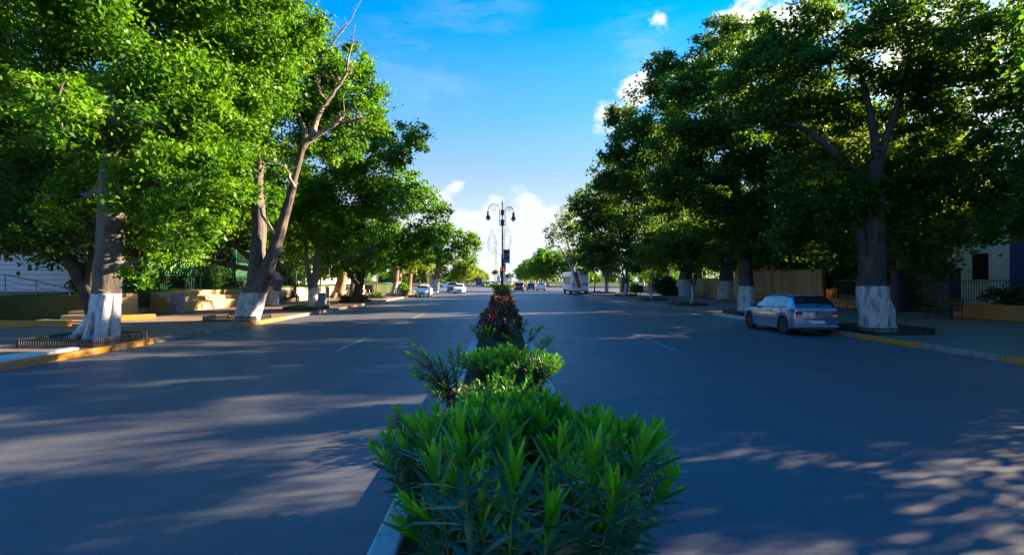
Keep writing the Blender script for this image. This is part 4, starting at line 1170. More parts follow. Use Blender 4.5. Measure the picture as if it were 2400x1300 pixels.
# white house with blue columns
def house(name, loc, label, parts):
    e = empty(name, loc, label, 'house')
    for pn, m_, boxes in parts:
        for bx in boxes:
            q = MB(); q.box(*bx); q.build(pn, m_, e, origin=loc).location = (0, 0, 0)
    return e
wx = 32.0
wins, frames = [], []
for y in (33.6, 26.5, 20.5, 14.5):
    for z in (2.0, 5.4):
        wins.append((wx - .02, wx + .05, y - .6, y + .6, z, z + 1.75))
        frames += [(wx - .06, wx - .003, y - .72, y - .602, z - .12, z + 1.87), (wx - .06, wx - .003, y + .602, y + .72, z - .12, z + 1.87), (wx - .09, wx - .003, y - .6, y + .6, z - .14, z - .002)]
house('white_house', (wx, 24, .15), 'tall white house with blue painted columns behind the iron railing, far right',
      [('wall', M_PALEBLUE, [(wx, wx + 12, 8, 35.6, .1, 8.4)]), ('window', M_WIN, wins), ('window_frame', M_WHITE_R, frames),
       ('column', M_BLUE_R, [(wx - .35, wx - .003, y - .45, y + .45, .1, 8.0) for y in (30.9, 23.5, 17.5, 11.5)]),
       ('cornice', M_BLUE_R, [(wx - .4, wx + 12.3, 7.7, 35.9, 8.403, 8.75)])])
house('shading_house', (31.5, -9, .15), 'cream two-storey house added outside the right edge to shade the road',  # unseen house added to block low sun from the near road
      [('wall', M_CREAM, [(31.5, 43, -26, 7.4, .1, 9.2)]), ('window', M_WIN, [(31.45, 31.497, y, y + 1.2, z, z + 1.8) for y in (-20, -13, -6, 1) for z in (1.6, 5.4)]), ('cornice', M_STONE_W, [(31.2, 43.3, -26.3, 7.6, 9.203, 9.6)])])
house('ornate_house', (33, 41, .15), 'cream house with a terracotta storey and balcony, left of the white house',
      [('wall', M_CREAM, [(33, 42, 37.2, 46, .1, 7.6)]), ('upper_panel', M_TERRA, [(32.96, 32.998, 37.6, 40.6, 3.2, 5.8)]),
       ('window', M_WIN, [(32.95, 32.997, y, y + 1.0, z, z + 1.9) for y in (41.6, 43.8) for z in (1.2, 4.3)]),
       ('balcony', M_STONE_W, [(32.2, 32.95, 37.4, 41.0, 2.9, 3.1)]), ('cornice', M_STONE_W, [(32.7, 42.3, 36.9, 46.3, 7.603, 7.95)]),
       ('pilaster', M_STONE_W, [(32.8, 32.997, y, y + .35, .1, 7.6) for y in (37.2, 41.1, 45.6)])])
m = MB(); m.box(32.25, 32.28, 37.5, 40.9, 3.85, 3.89)
for k in range(24): m.bar((32.26, 37.6 + k * .14, 3.09), (32.26, 37.6 + k * .14, 3.86), .01, 4)
tag(m.build('balcony_railing', M_IRON, bpy.data.objects['ornate_house'], origin=(33, 41, .15)), None).location = (0, 0, 0)
e = empty('yellow_house', (30, 56, .15), 'ochre house with a dark arched porch seen over the board fence', 'house')
q = MB(); q.box(30, 40, 49.6, 66, .1, 6.2); q.build('wall', M_YELLOW_R, e, origin=(30, 56, .15)).location = (0, 0, 0)
for y in (51.5, 55.5, 59.5, 63):
    arc = [(y - .8, .5), (y + .8, .5)] + [(y + .8 * math.cos(a), 3.0 + .8 * math.sin(a)) for a in [k * math.pi / 10 for k in range(11)]]
    q = MB(); q.prism(arc, 29.93, 29.997); q.build('arched_opening', M_WIN, e, origin=(30, 56, .15)).location = (0, 0, 0)
    q = MB(); q.box(29.8, 29.998, y + 1.2, y + 1.5, .1, 5.9); q.build('pilaster', M_CREAM, e, origin=(30, 56, .15)).location = (0, 0, 0)
q = MB(); q.box(29.6, 40.3, 48.7, 66.3, 6.203, 6.5); q.build('cornice', M_CREAM, e, origin=(30, 56, .15)).location = (0, 0, 0)
m = MB(); m.box(22.7, 22.95, 45.6, 60, .1, 2.2)
tag(m.build('garden_wall', M_YELLOW_R, bevel=.02, origin=(22.7, 52, .1)), 'ochre garden wall left of the board fence, behind the stout trunks', 'wall')
m = MB(); m.box(22.7, 22.95, 60.3, 84, .1, 1.1)
tag(m.build('garden_wall', M_DARKW, bevel=.02, origin=(22.7, 70, .1)) if False else m.build('garden_wall', M_BEIGE, bevel=.02, origin=(22.7, 70, .1)), 'low beige garden wall near the roundabout on the right', 'wall')
# hedge bushes in the right gardens
def shrub(name, x, y, r, z, label, mat=M_LEAF_B, L=.14, group=None, cat='shrub'):
    e = empty(name, (x, y, .12), label, cat, group)
    bl = [(x + random.uniform(-.5, .5) * r, y + random.uniform(-.5, .5) * r, z * random.uniform(.45, .75), r * random.uniform(.45, .65)) for _ in range(6)]
    leaf_cloud('foliage', bl, L, .9, mat, e, (x, y, .12), hole=.8, flat=.9)
    q = MB()
    for k in range(5):
        bx, by, bz, br = bl[k]; q.tube(curve_pts((0, 0, -.02), (bx - x, by - y, bz - .12), 3, .05, .05), [.03, .025, .018, .01], 5)
    q.build('stems', M_STEMW, e)
for k_, y in enumerate((29.8, 32, 35, 39, 43.5, 48, 52.5)):
    shrub('park_shrub', -23.2 - (k_ % 2) * .6, y, 2.0, 3.4, 'dense dark shrub behind the lattice fence, number %d from the near end' % (k_ + 1) if False else ('dense dark shrub behind the lattice fence, nearest the ramp', 'dark shrub behind the fence, above the cabinet', 'dark shrub behind the fence, left of the forked tree', 'dark shrub behind the fence, hidden by the forked tree', 'dark shrub behind the fence above the near rubble wall', 'dark shrub behind the fence above the seated man', 'dark shrub at the far end of the lattice fence')[k_], M_LEAF_B, .2, 'dark shrubs behind the lattice fence')
for x, y, r, z, lab in ((24.3, 21, 1.2, 1.7, 'dark shrub behind the long railing, nearest the picture edge'), (24.5, 24, 1.0, 1.6, 'dark shrub behind the railing by the right gate pillar'),
                        (24.6, 31.2, 1.5, 2.6, 'large dark shrub behind the gate, right of the nearest right trunk'), (24.6, 34.2, 1.4, 2.4, 'dark shrub beside the end of the board fence'),
                        (24.6, 17, 1.2, 1.6, 'dark shrub behind the long railing at the picture edge'), (26.2, 38.5, 2.2, 5.0, 'tall dark shrub just behind the board fence end'), (28.5, 43.5, 2.4, 5.6, 'tall dark shrub in front of the ochre house corner'), (19.5, 60, 1.6, 2.4, 'big dark green bush beyond the widest whitewashed trunk'),
                        (16.2, 60.5, .8, 1.7, 'bright bush beside the white-footed right tree')):
    shrub('garden_shrub', x, y, r, z, lab, M_LEAF_A if x < 18 else M_LEAF_B, .16 if y < 40 else .26, 'garden shrubs on the right')
for x, y, r, z, lab in ((-12.7, 41.0, .5, .7, 'fern clump at the left foot of the leaning left tree'), (-11.5, 41.9, .45, .75, 'fern clump at the right foot of the leaning left tree'),
                        (-12.7, 51.2, .55, .5, 'low plants around the thin young left tree'), (-12.0, 61.0, .7, 1.9, 'upright shrub against the leaning trunk left of the white sedan')):
    shrub('fern_clump' if y < 55 else 'garden_shrub', x, y, r, z, lab, M_LEAF_A, .17, None, 'plant')
shrub('conifer_shrub', 15.6, 100, 2.0, 5.0, 'lone upright green shrub left of the bus on the far kerb', M_LEAF_A, .4)

# far left buildings
def block(x0, x1, y0, y1, h_, m_, label, n=6):
    loc = (x1, (y0 + y1) / 2, .1)
    wn = [(x1 + .003, x1 + .04, y0 + (k + .3) * (y1 - y0) / n, y0 + (k + .65) * (y1 - y0) / n, 1.9, 3.4) for k in range(n)]
    return house('white_building', loc, label, [('wall', m_, [(x0, x1, y0, y1, .05, h_)]), ('window', M_WIN, wn), ('parapet', M_STONE_W, [(x0 - .2, x1 + .2, y0 - .2, y1 + .2, h_ + .003, h_ + .4)])])
block(-48, -34, 56, 78, 4.6, M_WHITE_R, 'sunlit white building behind the rubble wall, nearest part')
block(-46, -33, 80, 104, 4.2, M_CREAM, 'sunlit cream building behind the rubble wall, farther part')
block(-62, -44, 128, 150, 6.0, M_WHITE_R, 'white building across the side street beyond the corner tree')


# ================================================================== VEHICLES
def lerp_tab(tab, x):
    if x <= tab[0][0]: return tab[0][1]
    for (a, va), (b_, vb) in zip(tab, tab[1:]):
        if x <= b_:
            t = (x - a) / (b_ - a)
            t = t * t * (3 - 2 * t) * 0.35 + t * 0.65
            return va + (vb - va) * t
    return tab[-1][1]
CARS = {
 'hatch': dict(L=3.92, roof=[(0, .88), (.03, .96), (.08, 1.01), (.20, 1.18), (.36, 1.37), (.46, 1.415), (1.0, 1.465), (1.5, 1.47), (2.0, 1.45), (2.25, 1.40), (2.55, 1.22), (2.95, .99), (3.1, .955), (3.5, .86), (3.75, .76), (3.86, .66), (3.92, .56)],
   belt=[(0, .84), (.1, .93), (.5, .965), (1.2, .93), (2.9, .89), (3.2, .86), (3.6, .78), (3.92, .52)],
   w=[(0, .71), (.05, .78), (.25, .82), (.8, .83), (3.2, .83), (3.65, .78), (3.82, .68), (3.92, .52)],
   wr=[(0, .68), (.1, .70), (.42, .63), (.9, .59), (2.2, .58), (2.95, .66), (3.3, .70), (3.92, .48)],
   wheels=(.72, 3.19), wr_=.315, rear_glass=(.10, .40), front_glass=(2.30, 2.90), side=[(.56, .72), (.78, 1.36), (1.46, 2.56)], kind='hatch'),
 'sedan': dict(L=4.45, roof=[(0, .90), (.03, .98), (.1, 1.03), (.6, 1.07), (.75, 1.10), (1.25, 1.38), (1.6, 1.44), (2.1, 1.47), (2.6, 1.43), (2.85, 1.34), (3.4, 1.02), (3.6, .97), (4.1, .84), (4.35, .72), (4.45, .58)],
   belt=[(0, .88), (.1, .98), (1.2, .98), (3.4, .90), (3.8, .84), (4.2, .76), (4.45, .55)],
   w=[(0, .62), (.08, .72), (.3, .81), (.9, .85), (3.6, .85), (4.15, .78), (4.35, .68), (4.45, .52)],
   wr=[(0, .58), (.5, .68), (.8, .64), (1.3, .58), (2.7, .58), (3.4, .68), (3.8, .72), (4.45, .48)],
   wheels=(.92, 3.55), wr_=.32, rear_glass=(.78, 1.24), front_glass=(2.85, 3.38), side=[(.95, 1.65), (1.75, 2.95)], kind='sedan'),
 'suv': dict(L=4.4, roof=[(0, 1.0), (.03, 1.08), (.1, 1.15), (.45, 1.52), (.6, 1.60), (1.2, 1.68), (2.0, 1.70), (2.5, 1.64), (3.1, 1.16), (3.3, 1.10), (4.0, 1.0), (4.25, .9), (4.4, .72)],
   belt=[(0, .98), (.1, 1.07), (3.1, 1.04), (3.5, 1.0), (4.0, .92), (4.4, .66)],
   w=[(0, .72), (.08, .80), (.3, .88), (3.6, .90), (4.1, .84), (4.3, .76), (4.4, .60)],
   wr=[(0, .68), (.1, .74), (.6, .66), (2.4, .64), (3.1, .74), (3.6, .78), (4.4, .56)],
   wheels=(.85, 3.45), wr_=.35, rear_glass=(.12, .50), front_glass=(2.55, 3.05), side=[(.45, .95), (1.05, 1.75), (1.85, 2.75)], kind='suv'),
}
def car(style, name, loc, rz, paint, label, group=None, cat='car', lamps_on=False, head_on=False, detail=True, glass_side=None, scale=1.0):
    """local frame: rear at y=0, nose at y=L, x to the sides; origin at body centre on the ground"""
    c = CARS[style]; L = c['L']; R0 = c['wr_'] + .055
    e = empty(name, loc, label, cat, group, rz); e.scale = (scale,) * 3
    def z0(y):
        z = .22
        if y < .25: z = .30 - .02
        if y > L - .3: z = .24
        for yw in c['wheels']:
            d = abs(y - yw)
            if d < R0: z = max(z, c['wr_'] + math.sqrt(R0 * R0 - d * d))
        return z
    def sec(y, s):
        """s 0 sill ... 1 roof centre, half section"""
        w_, wr, zb, zr = lerp_tab(c['w'], y), lerp_tab(c['wr'], y), lerp_tab(c['belt'], y), lerp_tab(c['roof'], y)
        zb = min(zb, zr - .02)
        zl = z0(y); zl = min(zl, zb - .03)
        pts = [(w_ * .97, zl), (w_ * 1.0, max(zl + .01, zl + (zb - zl) * .45)), (w_ * .985, max(zl + .02, zl + (zb - zl) * .8)), (w_ * .95, zb), (wr + (w_ * .95 - wr) * .5, zb + (zr - zb) * .42), (wr, zb + (zr - zb) * .84), (wr * .88, zb + (zr - zb) * .95), (wr * .5, zr - .004), (0, zr)]
        t = s * (len(pts) - 1); i = min(int(t), len(pts) - 2); t -= i
        return pts[i][0] * (1 - t) + pts[i + 1][0] * t, pts[i][1] * (1 - t) + pts[i + 1][1] * t
    ys = [0, .015, .03, .06, .1, .14, .18] + [.24 + .06 * k for k in range(int((L - .5) / .06))] + [L - .2, L - .14, L - .1, L - .06, L - .03, L]
    for yw in c['wheels']:
        ys += [yw - R0 + .001, yw - R0 - .003, yw - R0 + .015, yw + R0 - .001, yw + R0 + .003, yw + R0 - .015]
    ys = sorted(set(round(y, 4) for y in ys))
    ns = 16
    m = MB(); vs = []
    for y in ys:
        row = [sec(y, k / ns) for k in range(ns + 1)]
        full = [(x, y - L / 2, z) for x, z in row] + [(-x, y - L / 2, z) for x, z in row[:-1][::-1]]
        vs += full
    nf = 2 * ns + 1
    fs = []
    for j in range(len(ys) - 1):
        for k in range(nf - 1):
            a = j * nf + k; fs.append((a, a + 1, a + nf + 1, a + nf))
    for j in (0, len(ys) - 1):
        for k in range(ns):
            fs.append((j * nf + k, j * nf + k + 1, j * nf + nf - 2 - k, j * nf + nf - 1 - k))
    m.add(vs, fs)
    body = m.build('body', paint, e, smooth=True)
    m = MB(); m.box(-.60, .60, -L / 2 + .12, L / 2 - .12, .20, .70); m.build('underbody', M_RUBBER, e)
    def patch(name_, y0, y1, s0, s1, mat, sides=(1, -1), off=.006, ny=8, nsd=6, slant=0.0, parent=e):
        for sd_ in sides:
            q = MB(); pv = []
            for j in range(ny + 1):
                for k in range(nsd + 1):
                    s = s0 + (s1 - s0) * k / nsd
                    y = y0 + (y1 - y0) * j / ny + slant * (k / nsd) * (1 - j / ny)
                    x, z = sec(y, s)
                    dx, dz = sec(y, min(1, s + .02)); ex, ez = sec(y, max(0, s - .02))
                    n_ = Vector((dz - ez, 0, -(dx - ex))); n_.normalize()
                    pv.append((sd_ * (x + n_.x * off), y - L / 2, z + n_.z * off))
            q.add(pv, [(j * (nsd + 1) + k, j * (nsd + 1) + k + 1, (j + 1) * (nsd + 1) + k + 1, (j + 1) * (nsd + 1) + k) for j in range(ny) for k in range(nsd)])
            q.build(name_, mat, parent, smooth=True)
    def top_patch(name_, y0, y1, s0, mat, off=.006):
        q = MB(); pv = []; ny, nsd = 8, 8
        for j in range(ny + 1):
            y = y0 + (y1 - y0) * j / ny
            for k in range(-nsd, nsd + 1):
                s = s0 + (1 - s0) * (1 - abs(k) / nsd)
                x, z = sec(y, s); dz = (lerp_tab(c['roof'], y + .03) - lerp_tab(c['roof'], y - .03)) / .06
                n_ = Vector((0, -dz, 1)).normalized()
                pv.append(((1 if k >= 0 else -1) * x, y - L / 2 + n_.y * off, z + n_.z * off))
        n2 = 2 * nsd + 1
        q.add(pv, [(j * n2 + k, j * n2 + k + 1, (j + 1) * n2 + k + 1, (j + 1) * n2 + k) for j in range(ny) for k in range(n2 - 1)])
        q.build(name_, mat, e, smooth=True)
    gs = glass_side or M_GLASS
    top_patch('rear_window', c['rear_glass'][0], c['rear_glass'][1], .655, M_GLASS)
    top_patch('windscreen', c['front_glass'][0], c['front_glass'][1], .655, M_GLASS)
    for y0, y1 in c['side']:
        patch('side_window', y0, y1, .405, .60, gs, slant=(.12 if y0 == c['side'][0][0] else 0.0))
    # wheels
    for yw in c['wheels']:
        for sx in (-1, 1):
            r = c['wr_']; xo = .80 if style != 'suv' else .87
            we = MB(); xi, xx = sx * (xo - .19), sx * xo
            we.lathe([(r - .06, xi), (r - .012, xi), (r, xi + sx * .02), (r, xx - sx * .02), (r - .015, xx), (r - .10, xx + sx * .002), (r - .11, xx - sx * .03)], yw - L / 2, r, 24, 'x')
            wo = we.build('wheel', M_RUBBER, e, smooth=True)
            q = MB(); q.lathe([(r - .105, xx - sx * .045), (r - .10, xx - sx * .012), (r - .125, xx - sx * .018), (.05, xx - sx * .022), (.045, xx - sx * .008), (.01, xx - sx * .006)], yw - L / 2, r, 20, 'x')
            q.build('rim', M_RIM, wo, smooth=True)
            if detail:
                for k in range(7):
                    a = k * 2 * math.pi / 7
                    q = MB(); q.bar((xx - sx * .012, yw - L / 2 + math.cos(a) * .05, r + math.sin(a) * .05), (xx - sx * .012, yw - L / 2 + math.cos(a) * (r - .12), r + math.sin(a) * (r - .12)), .02, 5)
                    q.build('spoke', M_RIM, wo)
    # rear lamps, bumper, plate
    lm = M_LAMPON if lamps_on else M_LAMPRED
    zb = lerp_tab(c['belt'], .05)
    for sx in (-1, 1):
        q = MB()
        x0, x1 = sorted((sx * (lerp_tab(c['w'], .0) - .20), sx * (lerp_tab(c['w'], .0) + .02)))
        q.box(x0, x1, -L / 2 - .014, -L / 2 + .04, zb - .22, zb - .02)
        lo = q.build('tail_lamp', lm, e, bevel=.01)
        patch('tail_lamp', .012, .24, .31, .40 if False else .372, lm, (sx,), off=.008)
        if detail:
            q = MB(); q.box(x0 + .02, x1 - .02, -L / 2 - .017, -L / 2 - .0141, zb - .19, zb - .14); q.build('reverse_lamp', M_HEAD, lo)
        hp = MB()
        patch('headlamp', L - .30, L - .06, .27, .375, M_HEADON if head_on else M_HEAD, (sx,), off=.008)
    if style == 'suv' and lamps_on:
        q = MB(); q.box(-.18, .18, -L / 2 + .40, -L / 2 + .46, 1.56, 1.60); q.build('brake_lamp', lm, e)
    q = MB(); q.box(-.26, .26, -L / 2 - .02, -L / 2 - .003, .44 if style != 'suv' else .78, .55 if style != 'suv' else .89); q.build('number_plate', M_PLATE, e)
    q = MB()
    bw = lerp_tab(c['w'], .1)
    q.box(-bw + .04, bw - .04, -L / 2 - .05, -L / 2 + .25, .29, .40); q.build('rear_bumper', paint if style != 'suv' else M_PLASTIC, e, bevel=.04, smooth=True)
    q = MB(); q.box(-.50, .50, -L / 2 - .053, -L / 2 - .0, .24, .289); q.build('lower_valance', M_PLASTIC, e, bevel=.01)
    fw = .58
    q = MB(); q.box(-fw, fw, L / 2 - .12, L / 2 + .04, .25, .40); q.build('front_bumper', paint, e, bevel=.04)
    q = MB(); q.box(-.36, .36, L / 2 - .03, L / 2 + .018, .44, .54); q.build('grille', M_PLASTIC, e, bevel=.01)
    q = MB(); q.box(-.40, .40, L / 2 + .02, L / 2 + .046, .28, .36); q.build('air_intake', M_PLASTIC, e)
    q = MB(); q.box(-.2, .2, L / 2 + .047, L / 2 + .055, .33, .40); q.build('number_plate', M_PLATE, e)
    ym = c['side'][-1][1] - L / 2 + .02
    for sx in (-1, 1):
        q = MB(); xw = lerp_tab(c['w'], L * .7); zz = lerp_tab(c['belt'], L * .65)
        q.box(*sorted((sx * (xw - .04), sx * (xw + .14))), ym - .04, ym + .08, zz + .0, zz + .13)
        q.build('wing_mirror', M_BLACKP if paint is M_SILVER else paint, e, bevel=.03, smooth=True)
    if detail:
        # door gaps, handles, rubbing strip, emblem, antenna, rear wiper
        for y in [c['side'][-1][1] + .06, c['side'][-1][0] - .05] + ([c['side'][1][0] - .04] if len(c['side']) > 2 else []):
            patch('door_gap', y - .005, y + .005, .04, .40, M_RUBBER, off=.003, ny=1, nsd=12)
        for y in (c['side'][-1][0] + .10, c['side'][-2][0] + .08 if len(c['side']) > 1 else 1.0):
            for sx in (-1, 1):
                x, z = sec(y, .31); q = MB(); q.box(*sorted((sx * (x - .01), sx * (x + .028))), y - L / 2 - .08, y - L / 2 + .08, z - .02, z + .015); q.build('door_handle', M_PLASTIC, e, bevel=.008)
        patch('side_trim', 1.1, 2.85, .115, .135, M_PLASTIC, off=.010, nsd=1, ny=14)
        patch('window_seal', .50, 2.60, .385, .40, M_PLASTIC, off=.005, nsd=1, ny=14)
        q = MB(); q.lathe([(.055, -L / 2 - .012), (.05, -L / 2 - .018), (.03, -L / 2 - .019)], 0, .80, 16, 'x')
        q2 = MB(); q2.lathe([(.058, -.012), (.052, 0), (.042, .0), (.042, -.006)], 0, 0, 18)
        eo = q2.build('emblem', M_RIM, e, smooth=True); eo.rotation_euler = (R(90), 0, 0); eo.location = (0, -L / 2 - .01, .80)
        q = MB(); q.bar((0, -L / 2 + 1.0, 1.44), (0, -L / 2 + .55, 1.68), .006, 5, .003); q.build('antenna', M_IRON, e)
        q = MB(); q.box(-.42, .42, -L / 2 - .0135, -L / 2 - .002, .605, .625); q.build('boot_gap', M_PLASTIC, e)
        q = MB(); q.bar((0, -L / 2 + .07, 1.05), (.34, -L / 2 + .12, 1.11), .009, 5); q.build('rear_wiper', M_IRON, e)
    return e

def sky_glass():
    return M_GLASS_SIDE
# parked silver hatchback
Yr = 1180 * 1.95 / 126.0
car('hatch', 'parked_car', (11.0, Yr - .72 + 3.92 / 2, 0), 0, M_SILVER, 'silver five-door hatchback parked at the right kerb, tail towards the viewer', None, glass_side=M_GLASS_SIDE)
# right carriageway, driving away
car('suv', 'driving_car', (3.1, 88 + 2.2, 0), 0, M_BLACKP, 'black high-roofed car braking with red lamps lit, nearest the median', 'cars driving away', lamps_on=True, detail=False)
car('hatch', 'driving_car', (6.0, 101 + 1.9, 0), 0, M_NAVY, 'dark blue hatchback driving away left of the white saloon', 'cars driving away', detail=False)
car('sedan', 'driving_car', (7.7, 96 + 2.2, 0), 0, M_WHITE, 'white saloon driving away, right of the dark blue hatchback', 'cars driving away', detail=False)
# left carriageway, coming towards the viewer
car('sedan', 'oncoming_car', (-9.35, 58.5 + 2.2, 0), R(180), M_WHITE, 'white saloon with glowing headlamps close to the left kerb, nearest oncoming car', 'oncoming cars', head_on=True, detail=False)
car('sedan', 'oncoming_car', (-6.3, 74 + 2.2, 0), R(180), M_WHITE, 'silvery white oncoming saloon in the middle lane, second from the viewer', 'oncoming cars', detail=False)
car('suv', 'oncoming_car', (-8.3, 84 + 2.2, 0), R(180), M_OLIVE, 'olive brown off-roader half hidden behind the silvery white oncoming saloon', 'oncoming cars', detail=False)
car('hatch', 'oncoming_car', (-6.3, 186, 0), R(180), M_REDP, 'red car right of the blue truck', 'distant cars by the roundabout', detail=False)
car('hatch', 'oncoming_car', (-4.9, 178, 0), R(180), M_SILVER, 'pale blue-silver car between the red car and the monument', 'distant cars by the roundabout', detail=False)
car('suv', 'oncoming_car', (-3.3, 184, 0), R(180), M_WHITE, 'white car left of the monument in the far distance', 'distant cars by the roundabout', detail=False)
car('sedan', 'oncoming_car', (-1.9, 170, 0), R(170), M_SILVER, 'silver car just left of the monument base', 'distant cars by the roundabout', detail=False)
car('sedan', 'parked_car', (-15.6, 143, 0), R(80), M_WHITE, 'white saloon seen side-on crossing beyond the left corner tree', None, detail=False)
car('hatch', 'parked_car', (-26, 112, 0), R(90), M_WHITE, 'small white car in the side street between the white sedan and the corner tree', None, detail=False)
car('hatch', 'parked_car', (5.2, 165, 0), R(10), M_NAVY, 'dark car behind the black braking car in the far distance', None, detail=False)

def boxbus(name, loc, rz, Lb, Wb, H, z0, paint, label, rear=True):
    e = empty(name, loc, label, 'bus', None, rz)
    hw = Wb / 2
    m = MB(); m.box(-hw, hw, -Lb / 2, Lb / 2, z0, H); m.build('body', paint, e, bevel=.14, smooth=True)
    m = MB(); m.box(-hw + .06, hw - .06, -Lb / 2 + .3, Lb / 2 - .3, z0 - .14, z0 - .002); m.build('chassis', M_RUBBER, e)
    for sx in (-1, 1):
        yy = -Lb / 2 + .5
        while yy < Lb / 2 - 1.3:
            m = MB(); m.box(*sorted((sx * (hw - .01), sx * (hw + .008))), yy, yy + 1.15, 1.45, 2.55); m.build('side_window', M_GLASS, e, bevel=.003)
            yy += 1.25
        for yw in (-Lb / 2 + 1.8, Lb / 2 - 1.6):
            m = MB(); xx = sx * (hw + .01); m.lathe([(.40, xx - sx * .28), (.47, xx - sx * .27), (.47, xx - sx * .02), (.42, xx)], yw, .47, 20, 'x')
            wo = m.build('wheel', M_RUBBER, e, smooth=True)
            m = MB(); m.lathe([(.26, xx - sx * .03), (.25, xx + sx * .004), (.08, xx + sx * .006)], yw, .47, 16, 'x'); m.build('rim', M_RIM, wo)
        m = MB(); m.box(*sorted((sx * (hw - .24), sx * (hw - .10))), -Lb / 2 - .02, -Lb / 2 + .02, 1.28, 1.52); m.build('tail_lamp', M_LAMPRED, e)
        m = MB(); m.box(*sorted((sx * (hw - .30), sx * (hw - .08))), Lb / 2 - .02, Lb / 2 + .02, .80, 1.0); m.build('headlamp', M_HEAD, e)
        m = MB(); m.bar((sx * (hw - .05), Lb / 2 - .1, 2.4), (sx * (hw + .25), Lb / 2 + .15, 2.3), .02); m.box(*sorted((sx * (hw + .16), sx * (hw + .36))), Lb / 2 + .12, Lb / 2 + .18, 1.85, 2.3); m.build('wing_mirror', M_IRON, e)
    m = MB(); m.box(-hw + .15, hw - .15, Lb / 2 - .01, Lb / 2 + .012, 1.35, 2.65); m.build('windscreen', M_GLASS, e, bevel=.01)
    m = MB(); m.box(-hw + .1, hw - .1, Lb / 2 - .01, Lb / 2 + .05, z0 + .02, z0 + .3); m.build('front_bumper', M_PLASTIC, e, bevel=.03)
    m = MB(); m.box(-hw + .06, hw - .06, -Lb / 2 - .06, -Lb / 2 + .01, z0 + .0, z0 + .3); m.build('rear_bumper', paint, e, bevel=.03)
    return e
bus = boxbus('city_bus', (10.9, 69.6 + 5.0, 0), 0, 10.0, 2.4, 3.22, .52, M_WHITE, 'white city bus with a slanting navy and red band across its back')
yb = -5.0
def rearpoly(name, poly, d, mat):
    m = MB(); m.prism(poly, yb - d, yb + .02, 'y'); m.build(name, mat, bus)
rearpoly('navy_band', [(-.98, 3.14), (-.42, 3.16), (.20, .98), (-.36, .98)], .008, M_NAVY)
rearpoly('red_band', [(-.80, 3.15), (-.52, 3.155), (.10, 1.0), (-.18, 1.0)], .012, M_REDP)
for x0 in (-1.02, .28, .62):
    rearpoly('vent_panel', [(x0, 1.25), (x0 + .30, 1.25), (x0 + .30, 1.60), (x0, 1.60)], .009, M_GREYBOX)
for z, x0, x1 in ((3.02, -.05, .35), (2.80, -.05, .75), (2.45, .1, .8), (2.2, .1, .9), (1.95, .15, .6), (1.78, .7, 1.0), (1.85, -1.0, -.62)):
    rearpoly('lettering_strip', [(x0, z), (x1, z), (x1, z + .05), (x0, z + .05)], .008, M_GREYBOX)
rearpoly('number_plate', [(-.9, .92), (-.6, .92), (-.6, 1.03), (-.9, 1.03)], .012, M_PLATE)
m = MB(); m.box(-1.212, -1.205, -4.6, -1.2, 1.5, 2.5); m.build('window_advert', M_BANNER4, bus)
m = MB(); m.box(-1.216, -1.2121, -4.3, -2.6, 1.55, 1.85); m.build('window_advert', M_REDP, bus)
boxbus('blue_truck', (-8.4, 190, 0), R(180), 7.0, 2.5, 2.9, .5, M_BLUE, 'blue box-fronted bus in the far distance beyond the left side')

# ================================================================== STREET FURNITURE ON THE MEDIAN
lp = empty('street_lamp', (.1, 45, .1), 'tall black ornamental lamp post with two curled arms on the median', 'street lamp')
def LZ(py): return CH - (py - VY) * 45 / F - .1
def LX(px): return (px - 1179) * 45 / F
m = MB(); m.lathe([(.22, -.02), (.22, .25), (.16, .35), (.13, .9), (.15, .95), (.085, 1.1), (.08, 3.8), (.065, 3.85), (.065, LZ(535)), (.05, LZ(530)), (.045, LZ(480)), (.075, LZ(479)), (.085, LZ(476)), (.05, LZ(473)), (.02, LZ(469))], 0, 0, 14)
m.build('pole', M_IRON, lp, smooth=True)
m = MB(); m.box(-.15, .15, -.15, .15, LZ(504), LZ(492)); m.build('junction_box', M_IRON, lp, bevel=.02)
for z in (LZ(517), LZ(527)):
    m = MB(); m.box(-.27, .27, -.03, .03, z - .03, z + .03); m.build('bracket', M_IRON, lp, bevel=.01)
m = MB(); m.lathe([(.10, LZ(530)), (.16, LZ(526)), (.16, LZ(518)), (.10, LZ(514))], 0, 0, 12); m.build('collar', M_IRON, lp)
for sx in (-1, 1):
    dz = 0.0 if sx < 0 else -.1
    x0, x1 = .24 * sx, (1.28 if sx < 0 else .98) * sx
    cx, r_ = (x0 + x1) / 2, abs(x1 - x0) / 2
    zc = LZ(492) + dz
    pts = [(x0, 0, LZ(529)), (x0, 0, zc - .1)] + [(cx - sx * r_ * math.cos(a), 0, zc + r_ * 1.0 * math.sin(a)) for a in [k * math.pi / 12 for k in range(13)]] + [(x1, 0, zc - .15)]
    m = MB(); m.tube(pts, .030, 7); m.build('arm', M_IRON, lp, smooth=True)
    sc = [(cx + sx * (.05 + (r_ * .62) * (1 - k / 22) * math.cos(k * .62)), 0, zc + .12 + (r_ * .62) * (1 - k / 22) * math.sin(k * .62)) for k in range(20)]
    m = MB(); m.tube(sc, .014, 5); m.build('scroll', M_IRON, lp)
    zl = zc - .15
    m = MB(); m.lathe([(.05, zl + .05), (.10, zl), (.11, zl - .32), (.14, zl - .38), (.24, zl - .56), (.20, zl - .58)], x1, 0, 14); lo = m.build('lamp_housing', M_IRON, lp, smooth=True)
    m = MB(); m.lathe([(.19, zl - .579), (.17, zl - .68), (.10, zl - .76), (.02, zl - .78)], x1, 0, 14); m.build('lamp_glass', M_LAMPGLASS, lo, smooth=True)
m = MB(); m.bar((.22, 0, LZ(530)), (.12, 0, LZ(610)), .012, 5); m.build('conduit', M_IRON, lp)
